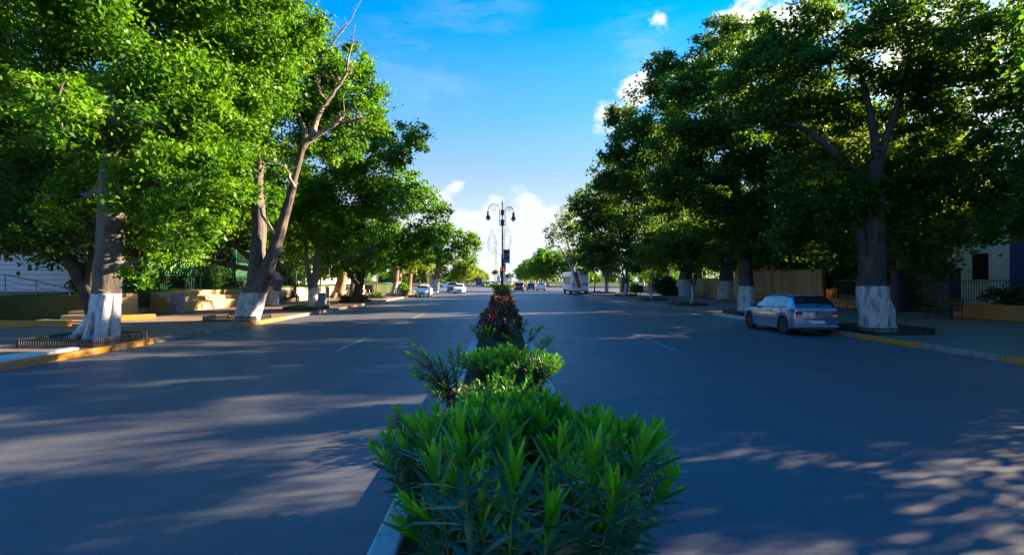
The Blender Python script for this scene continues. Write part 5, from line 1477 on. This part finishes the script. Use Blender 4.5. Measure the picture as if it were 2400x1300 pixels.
# wire ornaments hung on the lamp post
def ornament(x, z, label, sx):
    e = empty('wire_ornament', (x, 44.9, z), label, 'ornament', 'wire ornaments on the lamp post')
    M_WIRE = M_STEEL
    for q in (.55, .8, 1.0):
        pts = []
        for k in range(25):
            a = -math.pi / 2 + 2 * math.pi * k / 24
            rr_ = .42 * q
            zz = math.sin(a)
            pts.append((rr_ * math.cos(a) * (1 - .45 * max(0, zz)), 0, (.95 * q) * zz * (1.15 if zz > 0 else 1)))
        m = MB(); m.tube(pts, .011, 4, cap=False); m.build('hoop', M_WIRE, e)
    m = MB(); m.bar((0, 0, 1.0), (0, 0, 1.35), .008, 4); m.bar((0, 0, .0), (sx * .45, .02, .1), .008, 4); m.bar((0, 0, -.9), (sx * .5, .02, -.8), .008, 4); m.build('spike', M_WIRE, e)
ornament(-.82, CH + 88 * 45 / F, 'wire hoop ornament on the left of the lamp post', 1)
ornament(.48, CH + 95 * 45 / F, 'wire hoop ornament on the right of the lamp post', -1)
e = empty('wire_ornament', (-.50, 44.9, 1.9), 'tall thin wire ladder ornament below the left hoops', 'ornament', 'wire ornaments on the lamp post')
m = MB()
for dx in (-.1, .02, .14): m.bar((dx, 0, 0), (dx * .3 + .02, 0, 2.9), .007, 4)
for k in range(6): m.bar((-.09, 0, .2 + .42 * k), (.13, 0, .2 + .42 * k), .006, 4)
m.bar((0, 0, 2.4), (.45, .05, 2.4), .008, 4)
m.build('wire_frame', M_STEEL, e)
# banners
def banner(name, loc, w_, h_, m1, m2, label):
    e = empty(name, loc, label, 'banner')
    m = MB(); m.box(0, w_, -.01, .01, h_ * .26 + .001, h_); m.build('upper_cloth', m1, e)
    m = MB(); m.box(0, w_, -.01, .01, 0, h_ * .26); m.build('lower_cloth', m2, e)
    if name == 'street_banner':
        for z, hh, mm in ((.50, .03, M_BANNER4), (.42, .02, M_BANNER2), (.60, .10, M_NAVY)):
            m = MB(); m.box(.05, w_ - .05, -.013, -.0101, h_ * z, h_ * (z + hh)); m.build('printed_strip', mm, e)
    m = MB(); m.bar((-.06, 0, h_ + .02), (w_ + .02, 0, h_ + .02), .02); m.bar((-.06, 0, -.02), (w_ + .02, 0, -.02), .012); m.bar((w_ - .08, 0, h_), (w_ - .08, 0, h_ + .13), .03)
    m.build('banner_rod', M_IRON, e)
banner('street_banner', (.18, 44.98, CH + 41 * 45 / F), .58, 1.16, M_BANNER1, M_BANNER2, 'dark purple and blue banner fixed to the lamp post')
# traffic light and farther post with the green banner
t = empty('traffic_light', (.0, 49.4, .1), 'traffic light with its red lamp lit beside the lamp post', 'traffic light')
m = MB(); m.bar((0, 0, -.01), (0, 0, 3.2), .05, 8); m.build('pole', M_IRON, t)
m = MB(); m.box(-.14, .14, -.14, -.05 + .19, 2.2, 3.1); hd = m.build('signal_head', M_IRON, t, bevel=.02)
for k, mm in enumerate((M_LAMPON, M_PLASTIC, M_PLASTIC)):
    m = MB(); m.lathe([(.10, 0), (.08, .02), (.02, .03)], 0, 0, 14); o = m.build('lens', mm, hd, smooth=True); o.rotation_euler = (R(90), 0, 0); o.location = (.0, -.145, 2.92 - .27 * k)
m = MB(); m.lathe([(.10, 0), (.09, .03), (.02, .05)], 0, 0, 14); o = m.build('side_lens', M_LAMPON, t, smooth=True); o.rotation_euler = (R(90), 0, R(25)); o.location = (.24, -.05, 2.85)
m = MB(); m.box(.141, .34, -.03, .12, 2.68, 3.02); m.build('side_head', M_IRON, t, bevel=.02)
g = empty('banner_post', (.05, 62, 0), 'farther dark post carrying a small green banner behind the lamp post', 'post')
m = MB(); m.bar((0, 0, -.01), (0, 0, 5.2), .06, 8); m.lathe([(.16, 0), (.1, .3), (.06, .4)], 0, 0, 10); m.build('pole', M_IRON, g)
banner('small_banner', (.12, 61.98, CH + 21 * 62 / F), .45, .95, M_BANNER3, M_BANNER2, 'small green and blue banner on the farther post')
# monument
mo = empty('monument', (1.0, 150, 0), 'pale stone monument with a stepped base in the middle of the roundabout', 'monument')
m = MB(); m.lathe([(3.2, -.02), (3.2, .5), (2.7, .55), (2.7, 1.0)], 0, 0, 8); m.build('stepped_base', M_STONE_W, mo)
m = MB(); m.box(-1.2, 1.2, -1.0, 1.0, 1.002, 3.0); m.box(-1.4, 1.4, -1.2, 1.2, 3.003, 3.25); m.build('pedestal', M_STONE_W, mo, bevel=.05)
m = MB(); m.lathe([(.9, 3.253), (.7, 3.6), (.6, 4.0), (.55, 6.6), (.7, 6.8), (.7, 7.0), (.4, 7.1), (.45, 7.5), (.35, 8.1), (.15, 8.4)], 0, 0, 12); m.build('column', M_STONE_W, mo, smooth=True)
for sx in (-1, 1):
    m = MB(); m.lathe([(.5, .98), (.55, 1.4), (.4, 2.2), (.5, 2.7), (.35, 3.1), (.16, 3.25), (.22, 3.45), (.2, 3.7), (.05, 3.8)], sx * 1.9, -.6, 10); m.build('statue', M_STONE_W, mo, smooth=True)
def mound(name, cx, cy, rx, ry, z, n, L_, mat, label):
    bl = [(cx + rx * math.cos(a) * random.uniform(.2, .95), cy + ry * math.sin(a) * random.uniform(.2, .95), z * random.uniform(.3, .6), z * random.uniform(.45, .6)) for a in [k * 2 * math.pi / n for k in range(n)]]
    e = empty(name, (cx, cy, 0), label, 'flower bed')
    leaf_cloud('foliage', bl, L_, .8, mat, e, (cx, cy, 0), hole=.9)
mound('flower_bed', -1.5, 143, 4.0, 2.5, 1.0, 12, .5, M_LEAF_Y, 'yellow-green planted mound left of the monument')
mound('flower_bed', 4.6, 144, 3.2, 2.5, 1.0, 10, .5, M_LEAF_Y, 'yellow-green planted mound right of the monument')
for x, z, lab in ((-1.25, 3.6, 'round-topped topiary on a thin stem, left of the lamp post'), (1.40, 2.95, 'round-topped topiary on a thin stem, right of the lamp post')):
    e = empty('topiary', (x, 98, 0), lab, 'topiary', 'topiaries before the monument')
    leaf_cloud('crown', [(x - .12, 98, z, .36), (x + .16, 98, z, .36), (x, 98, z - .1, .38)], .22, 1.0, M_LEAF_B, e, (x, 98, 0), hole=1.2, flat=.75)
    m = MB(); m.bar((0, 0, -.01), (0, 0, z), .04, 6); m.build('stem', M_STEMW, e)
    m = MB(); m.lathe([(.25, -.01), (.32, .5), (.34, .55)], 0, 0, 10); m.build('planter', M_STONE_W, e)
sg = empty('road_sign', (2.15, 96, 0), 'small white rectangular road sign on a post right of the median', 'sign')
m = MB(); m.bar((0, 0, -.01), (0, 0, 3.3), .035, 7); m.build('post', M_STEEL, sg)
m = MB(); m.box(-.27, .27, -.05, -.036, 2.45, 3.3); pl_ = m.build('plate', M_WHITE, sg, bevel=.01)
m = MB(); m.box(-.12, .12, -.055, -.0502, 2.7, 2.8); m.box(-.03, .03, -.055, -.0502, 2.803, 3.1); m.build('symbol', M_IRON, pl_)
co = empty('traffic_cone', (16.5, 150, 0.0), 'orange traffic cone on the far kerb left of the bus', 'traffic cone')
m = MB(); m.lathe([(.20, .03), (.04, .78), (.02, .8)], 0, 0, 12); m.build('cone', M_ORANGE, co, smooth=True)
m = MB(); m.box(-.26, .26, -.26, .26, -.005, .029); m.build('base', M_ORANGE, co)
for x, y, hgt, lab, cc in ((-13.4, 92, 3.4, 'pale yellow oval sign on a post beyond the left corner tree', 'sign'), (-13.9, 70, 3.7, 'small square sign post left of the corner tree', 'sign')):
    e = empty('road_sign', (x, y, 0 if y > 83 else .15), lab, cc)
    m = MB(); m.bar((0, 0, -.01), (0, 0, hgt), .05, 7); m.build('post', M_ORANGE if y > 83 else M_STEEL, e)
    m = MB(); m.box(-.25, .25, -.07, -.052, hgt - .9, hgt); m.build('plate', M_CREAM, e, bevel=.05)
e = empty('portable_toilet', (17.6, 72, .15), 'green cabin seen between the trunks right of the bus', 'cabin')
m = MB(); m.box(-.55, .55, -.55, .55, -.01, 2.2); m.build('cabin', M_GREENP, e, bevel=.05)
m = MB(); m.box(-.42, .42, -.575, -.552, .1, 2.0); m.build('door', M_DARKGREEN, e)
m = MB(); m.box(-.6, .6, -.6, .6, 2.203, 2.32); m.build('roof', M_WHITE_R, e)

# ================================================================== MEDIAN PLANTING
LT = np.array([[0, 0, 0], [.22, -.42, .10], [.22, 0, 0], [.22, .42, .10], [.55, -.50, .12], [.55, 0, 0], [.55, .50, .12], [.85, -.26, .06], [.85, 0, 0], [.85, .26, .06], [1.0, 0, 0]])
LF = np.array([[0, 2, 1, 1], [0, 3, 2, 2], [1, 2, 5, 4], [2, 3, 6, 5], [4, 5, 8, 7], [5, 6, 9, 8], [7, 8, 10, 10], [8, 9, 10, 10]])
LF3 = []
for f_ in LF:
    if f_[3] == f_[2]: LF3.append([f_[0], f_[1], f_[2]])
    else: LF3 += [[f_[0], f_[1], f_[2]], [f_[0], f_[2], f_[3]]]
LF3 = np.array(LF3)
def strap_leaves(name, P, D, U, Ls, Ws, droop, attr, mat, parent):
    """P base, D direction, U leaf normal; shaped folded leaves"""
    P, D, U = map(np.asarray, (P, D, U)); D = norm(D)
    U = U - D * np.sum(D * U, axis=1, keepdims=True); U = norm(U); Sd = np.cross(D, U)
    a = LT[:, 0][None, :, None]; b_ = LT[:, 1][None, :, None]; c_ = LT[:, 2][None, :, None]
    Ls = np.asarray(Ls)[:, None, None]; Ws = np.asarray(Ws)[:, None, None]; dr = np.asarray(droop)[:, None, None]
    V = P[:, None] + D[:, None] * a * Ls + Sd[:, None] * b_ * Ws + U[:, None] * (c_ * Ws)
    V = V - U[:, None] * (a ** 2) * dr * Ls
    n = len(P); Fc = (LF3[None] + (np.arange(n) * len(LT))[:, None, None]).reshape(-1, 3)
    return npmesh(name, V.reshape(-1, 3), Fc, np.repeat(attr, len(LF3)), mat, parent, smooth=True)

def whorl_shrub(name, label, cat, shoots, mat, Lf, Wf, group=None, spacing=.035, per=3, flowers=(), leafy=.75, a_old=.15, a_new=.95, stem_m=None, stem_r=.006, up=18, colour='age'):
    """shoots: (base xyz, tip xyz). whorls of narrow leaves up each shoot"""
    b0 = Vector(shoots[0][0]); org = Vector((sum(s[0][0] for s in shoots) / len(shoots), sum(s[0][1] for s in shoots) / len(shoots), .08))
    e = empty(name, org, label, cat, group)
    P, D, U, Ls, Ws, Dr, At = [], [], [], [], [], [], []
    sm = MB()
    for bs, tp in shoots:
        bs, tp = Vector(bs), Vector(tp)
        mid = bs.lerp(tp, .5) + Vector((random.uniform(-.03, .03), random.uniform(-.03, .03), .06)) - Vector(((tp - bs).x, (tp - bs).y, 0)) * .12
        pts = []
        for i in range(9):
            t = i / 8; pts.append(bs * (1 - t) ** 2 + mid * 2 * t * (1 - t) + tp * t * t)
        sm.tube([p - org for p in pts], [stem_r * (1.5 - 1.1 * i / 8) for i in range(9)], 5)
        ln = (tp - bs).length
        nwh = max(3, int(ln * leafy / spacing))
        ph = random.uniform(0, 6)
        cr_ = random.random()
        for w_i in range(nwh):
            t = 1 - leafy * (w_i / nwh) ** 1.08
            f = t * 8; i = min(int(f), 7); p = pts[i].lerp(pts[i + 1], f - i)
            ax = (pts[i + 1] - pts[i]).normalized()
            u = ax.orthogonal().normalized(); v = ax.cross(u)
            age = w_i / nwh
            dist = (1 - t) * ln
            ang = R(min(82, up + 210 * dist / 0.9) if dist < .35 else 82) * random.uniform(.8, 1.1)
            ang = min(ang, R(95))
            nleaf = per if w_i else per + 1
            for k in range(nleaf):
                if random.random() < .12 + .25 * age: continue
                th = ph + w_i * math.pi / per + k * 2 * math.pi / nleaf + random.uniform(-.3, .3)
                rad = u * math.cos(th) + v * math.sin(th)
                d = ax * math.cos(ang) + rad * math.sin(ang)
                d += Vector((random.gauss(0, .08), random.gauss(0, .08), random.gauss(0, .08)))
                nn = ax * math.sin(ang) - rad * math.cos(ang)
                if nn.z < 0 and ang > .8: nn = nn
                P.append(p - org); D.append(d); U.append(nn + Vector((random.gauss(0, .15), random.gauss(0, .15), random.gauss(0, .1))))
                g_ = (.62 + .38 * min(1, w_i / 3)) * random.uniform(.6, 1.2)
                Ls.append(Lf * g_); Ws.append(Wf * random.uniform(.85, 1.15)); Dr.append(random.uniform(.05, .25) * (0.3 + age * 1.2))
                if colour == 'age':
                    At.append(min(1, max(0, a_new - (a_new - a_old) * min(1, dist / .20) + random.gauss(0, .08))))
                else:
                    At.append(min(1, max(0, cr_ * .55 + random.random() * .45 + (.15 if w_i < 2 else -.1))))
    sm.build('stems', stem_m or M_STEM, e, smooth=True)
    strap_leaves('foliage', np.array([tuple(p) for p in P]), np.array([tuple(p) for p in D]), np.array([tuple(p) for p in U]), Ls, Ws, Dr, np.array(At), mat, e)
    if name == 'oleander_shrub' and len(P) > 200:
        ids = random.sample(range(len(P)), len(P) // 45)
        strap_leaves('dry_leaves', [tuple(P[k] + Vector((0, 0, .01))) for k in ids], [tuple(D[k] + Vector((0, 0, -.5))) for k in ids], [tuple(U[k]) for k in ids], [Ls[k] * .8 for k in ids], [Ws[k] * .8 for k in ids], [.4] * len(ids), rng.random(len(ids)), M_DRYLEAF, e)
    for (fx, fy, fz) in flowers:
        Pp, Dp, Up = [], [], []
        for k in range(4):
            c_ = Vector((fx, fy, fz)) + Vector((random.uniform(-.04, .04), random.uniform(-.04, .04), random.uniform(-.02, .03))) - org
            for j in range(5):
                a = j * 1.2566 + k
                Pp.append(tuple(c_)); Dp.append((math.cos(a), math.sin(a), .45)); Up.append((0, 0, 1))
        n = len(Pp)
        strap_leaves('flower', Pp, Dp, Up, [.030] * n, [.022] * n, [.3] * n, rng.random(n), M_PETAL, e)
    return e
def dome_shoots(cx, cy, rx, ry, h_, n, rnd, lean=0.35, hv=.12, base=.4, lo=.0):
    out = []
    for i in range(n):
        a = rnd.uniform(0, 2 * math.pi); q = math.sqrt(rnd.random())
        tx, ty = cx + rx * q * math.cos(a), cy + ry * q * math.sin(a)
        z = h_ * (1 - .28 * q * q - lo * q) + rnd.uniform(-hv, hv)
        bx = cx + rx * q * math.cos(a) * base; by = cy + ry * q * math.sin(a) * base
        bx = max(-.6, min(.6, bx))
        out.append(((bx, by, .06), (tx, ty, z)))
    return out
rd = random.Random(17)
def tipw(px, py, Y): p = W(px, py, Y); return (p.x, p.y, p.z)
# front oleanders
sh = []
for px, py, Y in ((1082, 1035, 1.75), (1205, 1120, 1.75), (1390, 1080, 1.95), (1500, 1060, 2.2), (1310, 1050, 2.2), (1020, 1090, 2.2), (1440, 1160, 1.9), (1290, 1210, 1.8), (1130, 1200, 1.9), (1180, 1000, 2.5), (1420, 1010, 2.5), (1000, 1020, 2.6), (1530, 1030, 2.6), (1560, 1130, 2.4)):
    t_ = tipw(px, py, Y); sh.append(((max(-.45, min(.5, t_[0] * .72)), Y + .12, .06), t_))
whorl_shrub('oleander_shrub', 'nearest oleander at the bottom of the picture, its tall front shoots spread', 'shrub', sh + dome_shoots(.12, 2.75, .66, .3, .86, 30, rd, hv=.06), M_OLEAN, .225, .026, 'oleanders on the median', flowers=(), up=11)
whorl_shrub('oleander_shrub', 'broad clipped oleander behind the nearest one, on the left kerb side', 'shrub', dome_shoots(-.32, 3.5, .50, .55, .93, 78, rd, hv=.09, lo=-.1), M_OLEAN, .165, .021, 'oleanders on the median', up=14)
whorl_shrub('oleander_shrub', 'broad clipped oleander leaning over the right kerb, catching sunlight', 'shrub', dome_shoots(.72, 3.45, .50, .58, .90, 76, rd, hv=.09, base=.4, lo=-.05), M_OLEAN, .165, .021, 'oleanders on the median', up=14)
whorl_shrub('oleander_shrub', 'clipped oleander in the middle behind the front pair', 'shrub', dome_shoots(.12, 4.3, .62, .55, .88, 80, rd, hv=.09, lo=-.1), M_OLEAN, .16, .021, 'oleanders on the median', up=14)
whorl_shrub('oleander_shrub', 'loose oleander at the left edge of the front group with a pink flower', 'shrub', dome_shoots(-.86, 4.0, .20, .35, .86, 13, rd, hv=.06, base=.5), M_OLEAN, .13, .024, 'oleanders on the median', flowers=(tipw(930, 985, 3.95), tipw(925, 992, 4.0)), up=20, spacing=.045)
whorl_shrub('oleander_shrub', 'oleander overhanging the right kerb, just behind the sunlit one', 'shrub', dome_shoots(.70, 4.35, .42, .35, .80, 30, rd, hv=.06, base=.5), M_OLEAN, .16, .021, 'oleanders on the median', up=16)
# leggy group behind on the left
sh = []
for px, py, Y in ((970, 812, 7.0), (1000, 838, 7.2), (1022, 850, 7.3), (1045, 862, 7.4), (1075, 815, 7.6), (1085, 830, 7.5), (960, 830, 7.0), (968, 860, 6.9), (992, 826, 7.1), (1030, 838, 7.3), (1055, 825, 7.5), (1090, 845, 7.5), (1070, 870, 7.2), (1000, 905, 6.9), (1020, 920, 6.8), (1080, 900, 7.0), (985, 850, 7.1), (1060, 850, 7.3), (1010, 885, 7.0), (1040, 900, 7.0), (975, 880, 6.9)):
    sh.append(((-.72 + rd.uniform(-.1, .15), 7.3 + rd.uniform(-.2, .2), .1), tipw(px, py, Y)))
whorl_shrub('oleander_shrub', 'leggy oleander with bare lower stems spilling over the left kerb', 'shrub', sh, M_OLEAN, .13, .022, 'oleanders on the median', leafy=.72, stem_m=M_STEMW, stem_r=.008, spacing=.032)
whorl_shrub('oleander_shrub', 'wide dense oleander behind the leggy one, reaching the right kerb', 'shrub', dome_shoots(.12, 7.9, .84, .65, .84, 190, rd, hv=.07, lo=-.05), M_OLEAN, .13, .023, 'oleanders on the median', spacing=.045)
whorl_shrub('oleander_shrub', 'low dark oleander between the front group and the wide dense one', 'shrub', dome_shoots(.05, 6.3, .62, .6, .66, 80, rd, hv=.08), M_OLEAN, .13, .023, 'oleanders on the median', spacing=.05, a_new=.7)
sh = [((.55, 9.6, .1), tipw(px, py, 9.6 + rd.uniform(-.2, .2))) for px, py in ((1296, 790), (1282, 805), (1270, 800), (1300, 815), (1262, 815), (1285, 790), (1290, 830), (1275, 825))]
whorl_shrub('oleander_shrub', 'oleander with a small red flower leaning right beyond the wide dense one', 'shrub', sh, M_OLEAN, .14, .022, 'oleanders on the median', flowers=(tipw(1273, 800, 9.5), tipw(1266, 806, 9.5)))
whorl_shrub('oleander_shrub', 'small bright oleander on the right kerb in front of the crotons', 'shrub', [((.4 + rd.uniform(-.2, .2), 11.8, .1), tipw(px, py, 11.8)) for px, py in ((1235, 750), (1225, 770), (1245, 775), (1262, 770), (1272, 765), (1250, 790), (1205, 755), (1198, 765), (1210, 785), (1190, 790), (1180, 785), (1200, 800))], M_OLEAN, .14, .024, 'oleanders on the median')
whorl_shrub('oleander_shrub', 'small bright oleander on the left half of the median before the crotons', 'shrub', [((-.3 + rd.uniform(-.2, .2), 12.4, .1), tipw(px, py, 12.4)) for px, py in ((1140, 770), (1150, 765), (1132, 775), (1158, 775), (1145, 785), (1128, 790), (1104, 765), (1112, 775))], M_OLEAN, .14, .024, 'oleanders on the median')
whorl_shrub('oleander_shrub', 'low thin oleander on bare soil in the middle of the median', 'shrub', dome_shoots(.0, 10.3, .40, .3, .55, 14, rd, hv=.08), M_OLEAN, .14, .022, 'oleanders on the median')
# crotons
cy_ = 16.0; k = 0
CL = ['nearest croton, dark with orange and yellow leaves', 'croton with the brightest red leaves, right of centre', 'third croton along the median, maroon and green', 'fourth croton along the median, dark red', 'fifth croton along the median, mixed red and bronze']
while cy_ < 42:
    n = 60 if cy_ < 22 else 34
    nm = CL[k] if k < len(CL) else 'small distant croton in the red row up to the lamp post'
    for sx in (-.32, .32):
        lab = nm + (', left half' if sx < 0 else ', right half') if k < len(CL) else ORD[k] + ' croton from the near end of the red row, ' + ('left side' if sx < 0 else 'right side')
        whorl_shrub('croton_shrub', lab, 'shrub', dome_shoots(sx, cy_, .44, .62, .82 + rd.uniform(-.22, .22) + (cy_ - 16) * .011, n // 2, rd, hv=.2, lo=.25), M_CROTON, .22 if cy_ < 25 else .30, .055 if cy_ < 25 else .09,
                    'crotons along the median', spacing=.06 if cy_ < 25 else .10, per=3, leafy=.7, colour='mix', up=30, stem_m=M_STEMW)
    cy_ += 1.35 if cy_ < 25 else 2.2; k += 1
for x, y, r, z, lab in ((0.0, 43.6, .62, 1.75, 'rounded green bush around the foot of the lamp post'), (0.0, 46.6, .6, 1.6, 'rounded green bush just beyond the lamp post'), (.0, 41.6, .5, 1.3, 'green bush ending the red croton row')):
    shrub('clipped_shrub', x, y, r, z, lab, M_LEAF_A, .13, 'green bushes by the lamp post')
# litter of dry leaves
def litter(n, x0, x1, y0, y1, z, label):
    P = np.stack([rng.uniform(x0, x1, n), rng.uniform(y0, y1, n), np.full(n, z)], axis=1)
    D = rand_unit(n); D[:, 2] *= .15; U = np.tile([0, 0, 1.0], (n, 1)) + rng.normal(size=(n, 3)) * .25
    o = strap_leaves('leaf_litter', P, D, U, rng.uniform(.04, .09, n), rng.uniform(.02, .045, n), [.2] * n, rng.random(n), M_DRYLEAF, None)
    tag(o, label, 'leaves', kind='stuff')
litter(260, KL + .02, KL + .6, 6, 40, .012, 'dry leaves lying in the gutter of the left kerb')
litter(420, -18, -11, 8, 40, .162, 'dry leaves scattered on the left pavement')
litter(500, 12.3, 22, 10, 40, .162, 'dry leaves scattered on the right pavement')
litter(120, KR - .6, KR - .02, 8, 50, .012, 'dry leaves lying in the gutter of the right kerb')
litter(400, -.65, .65, 2, 15, .115, 'dry leaves on the soil of the median')
# the protos used by the far rows got their own places above
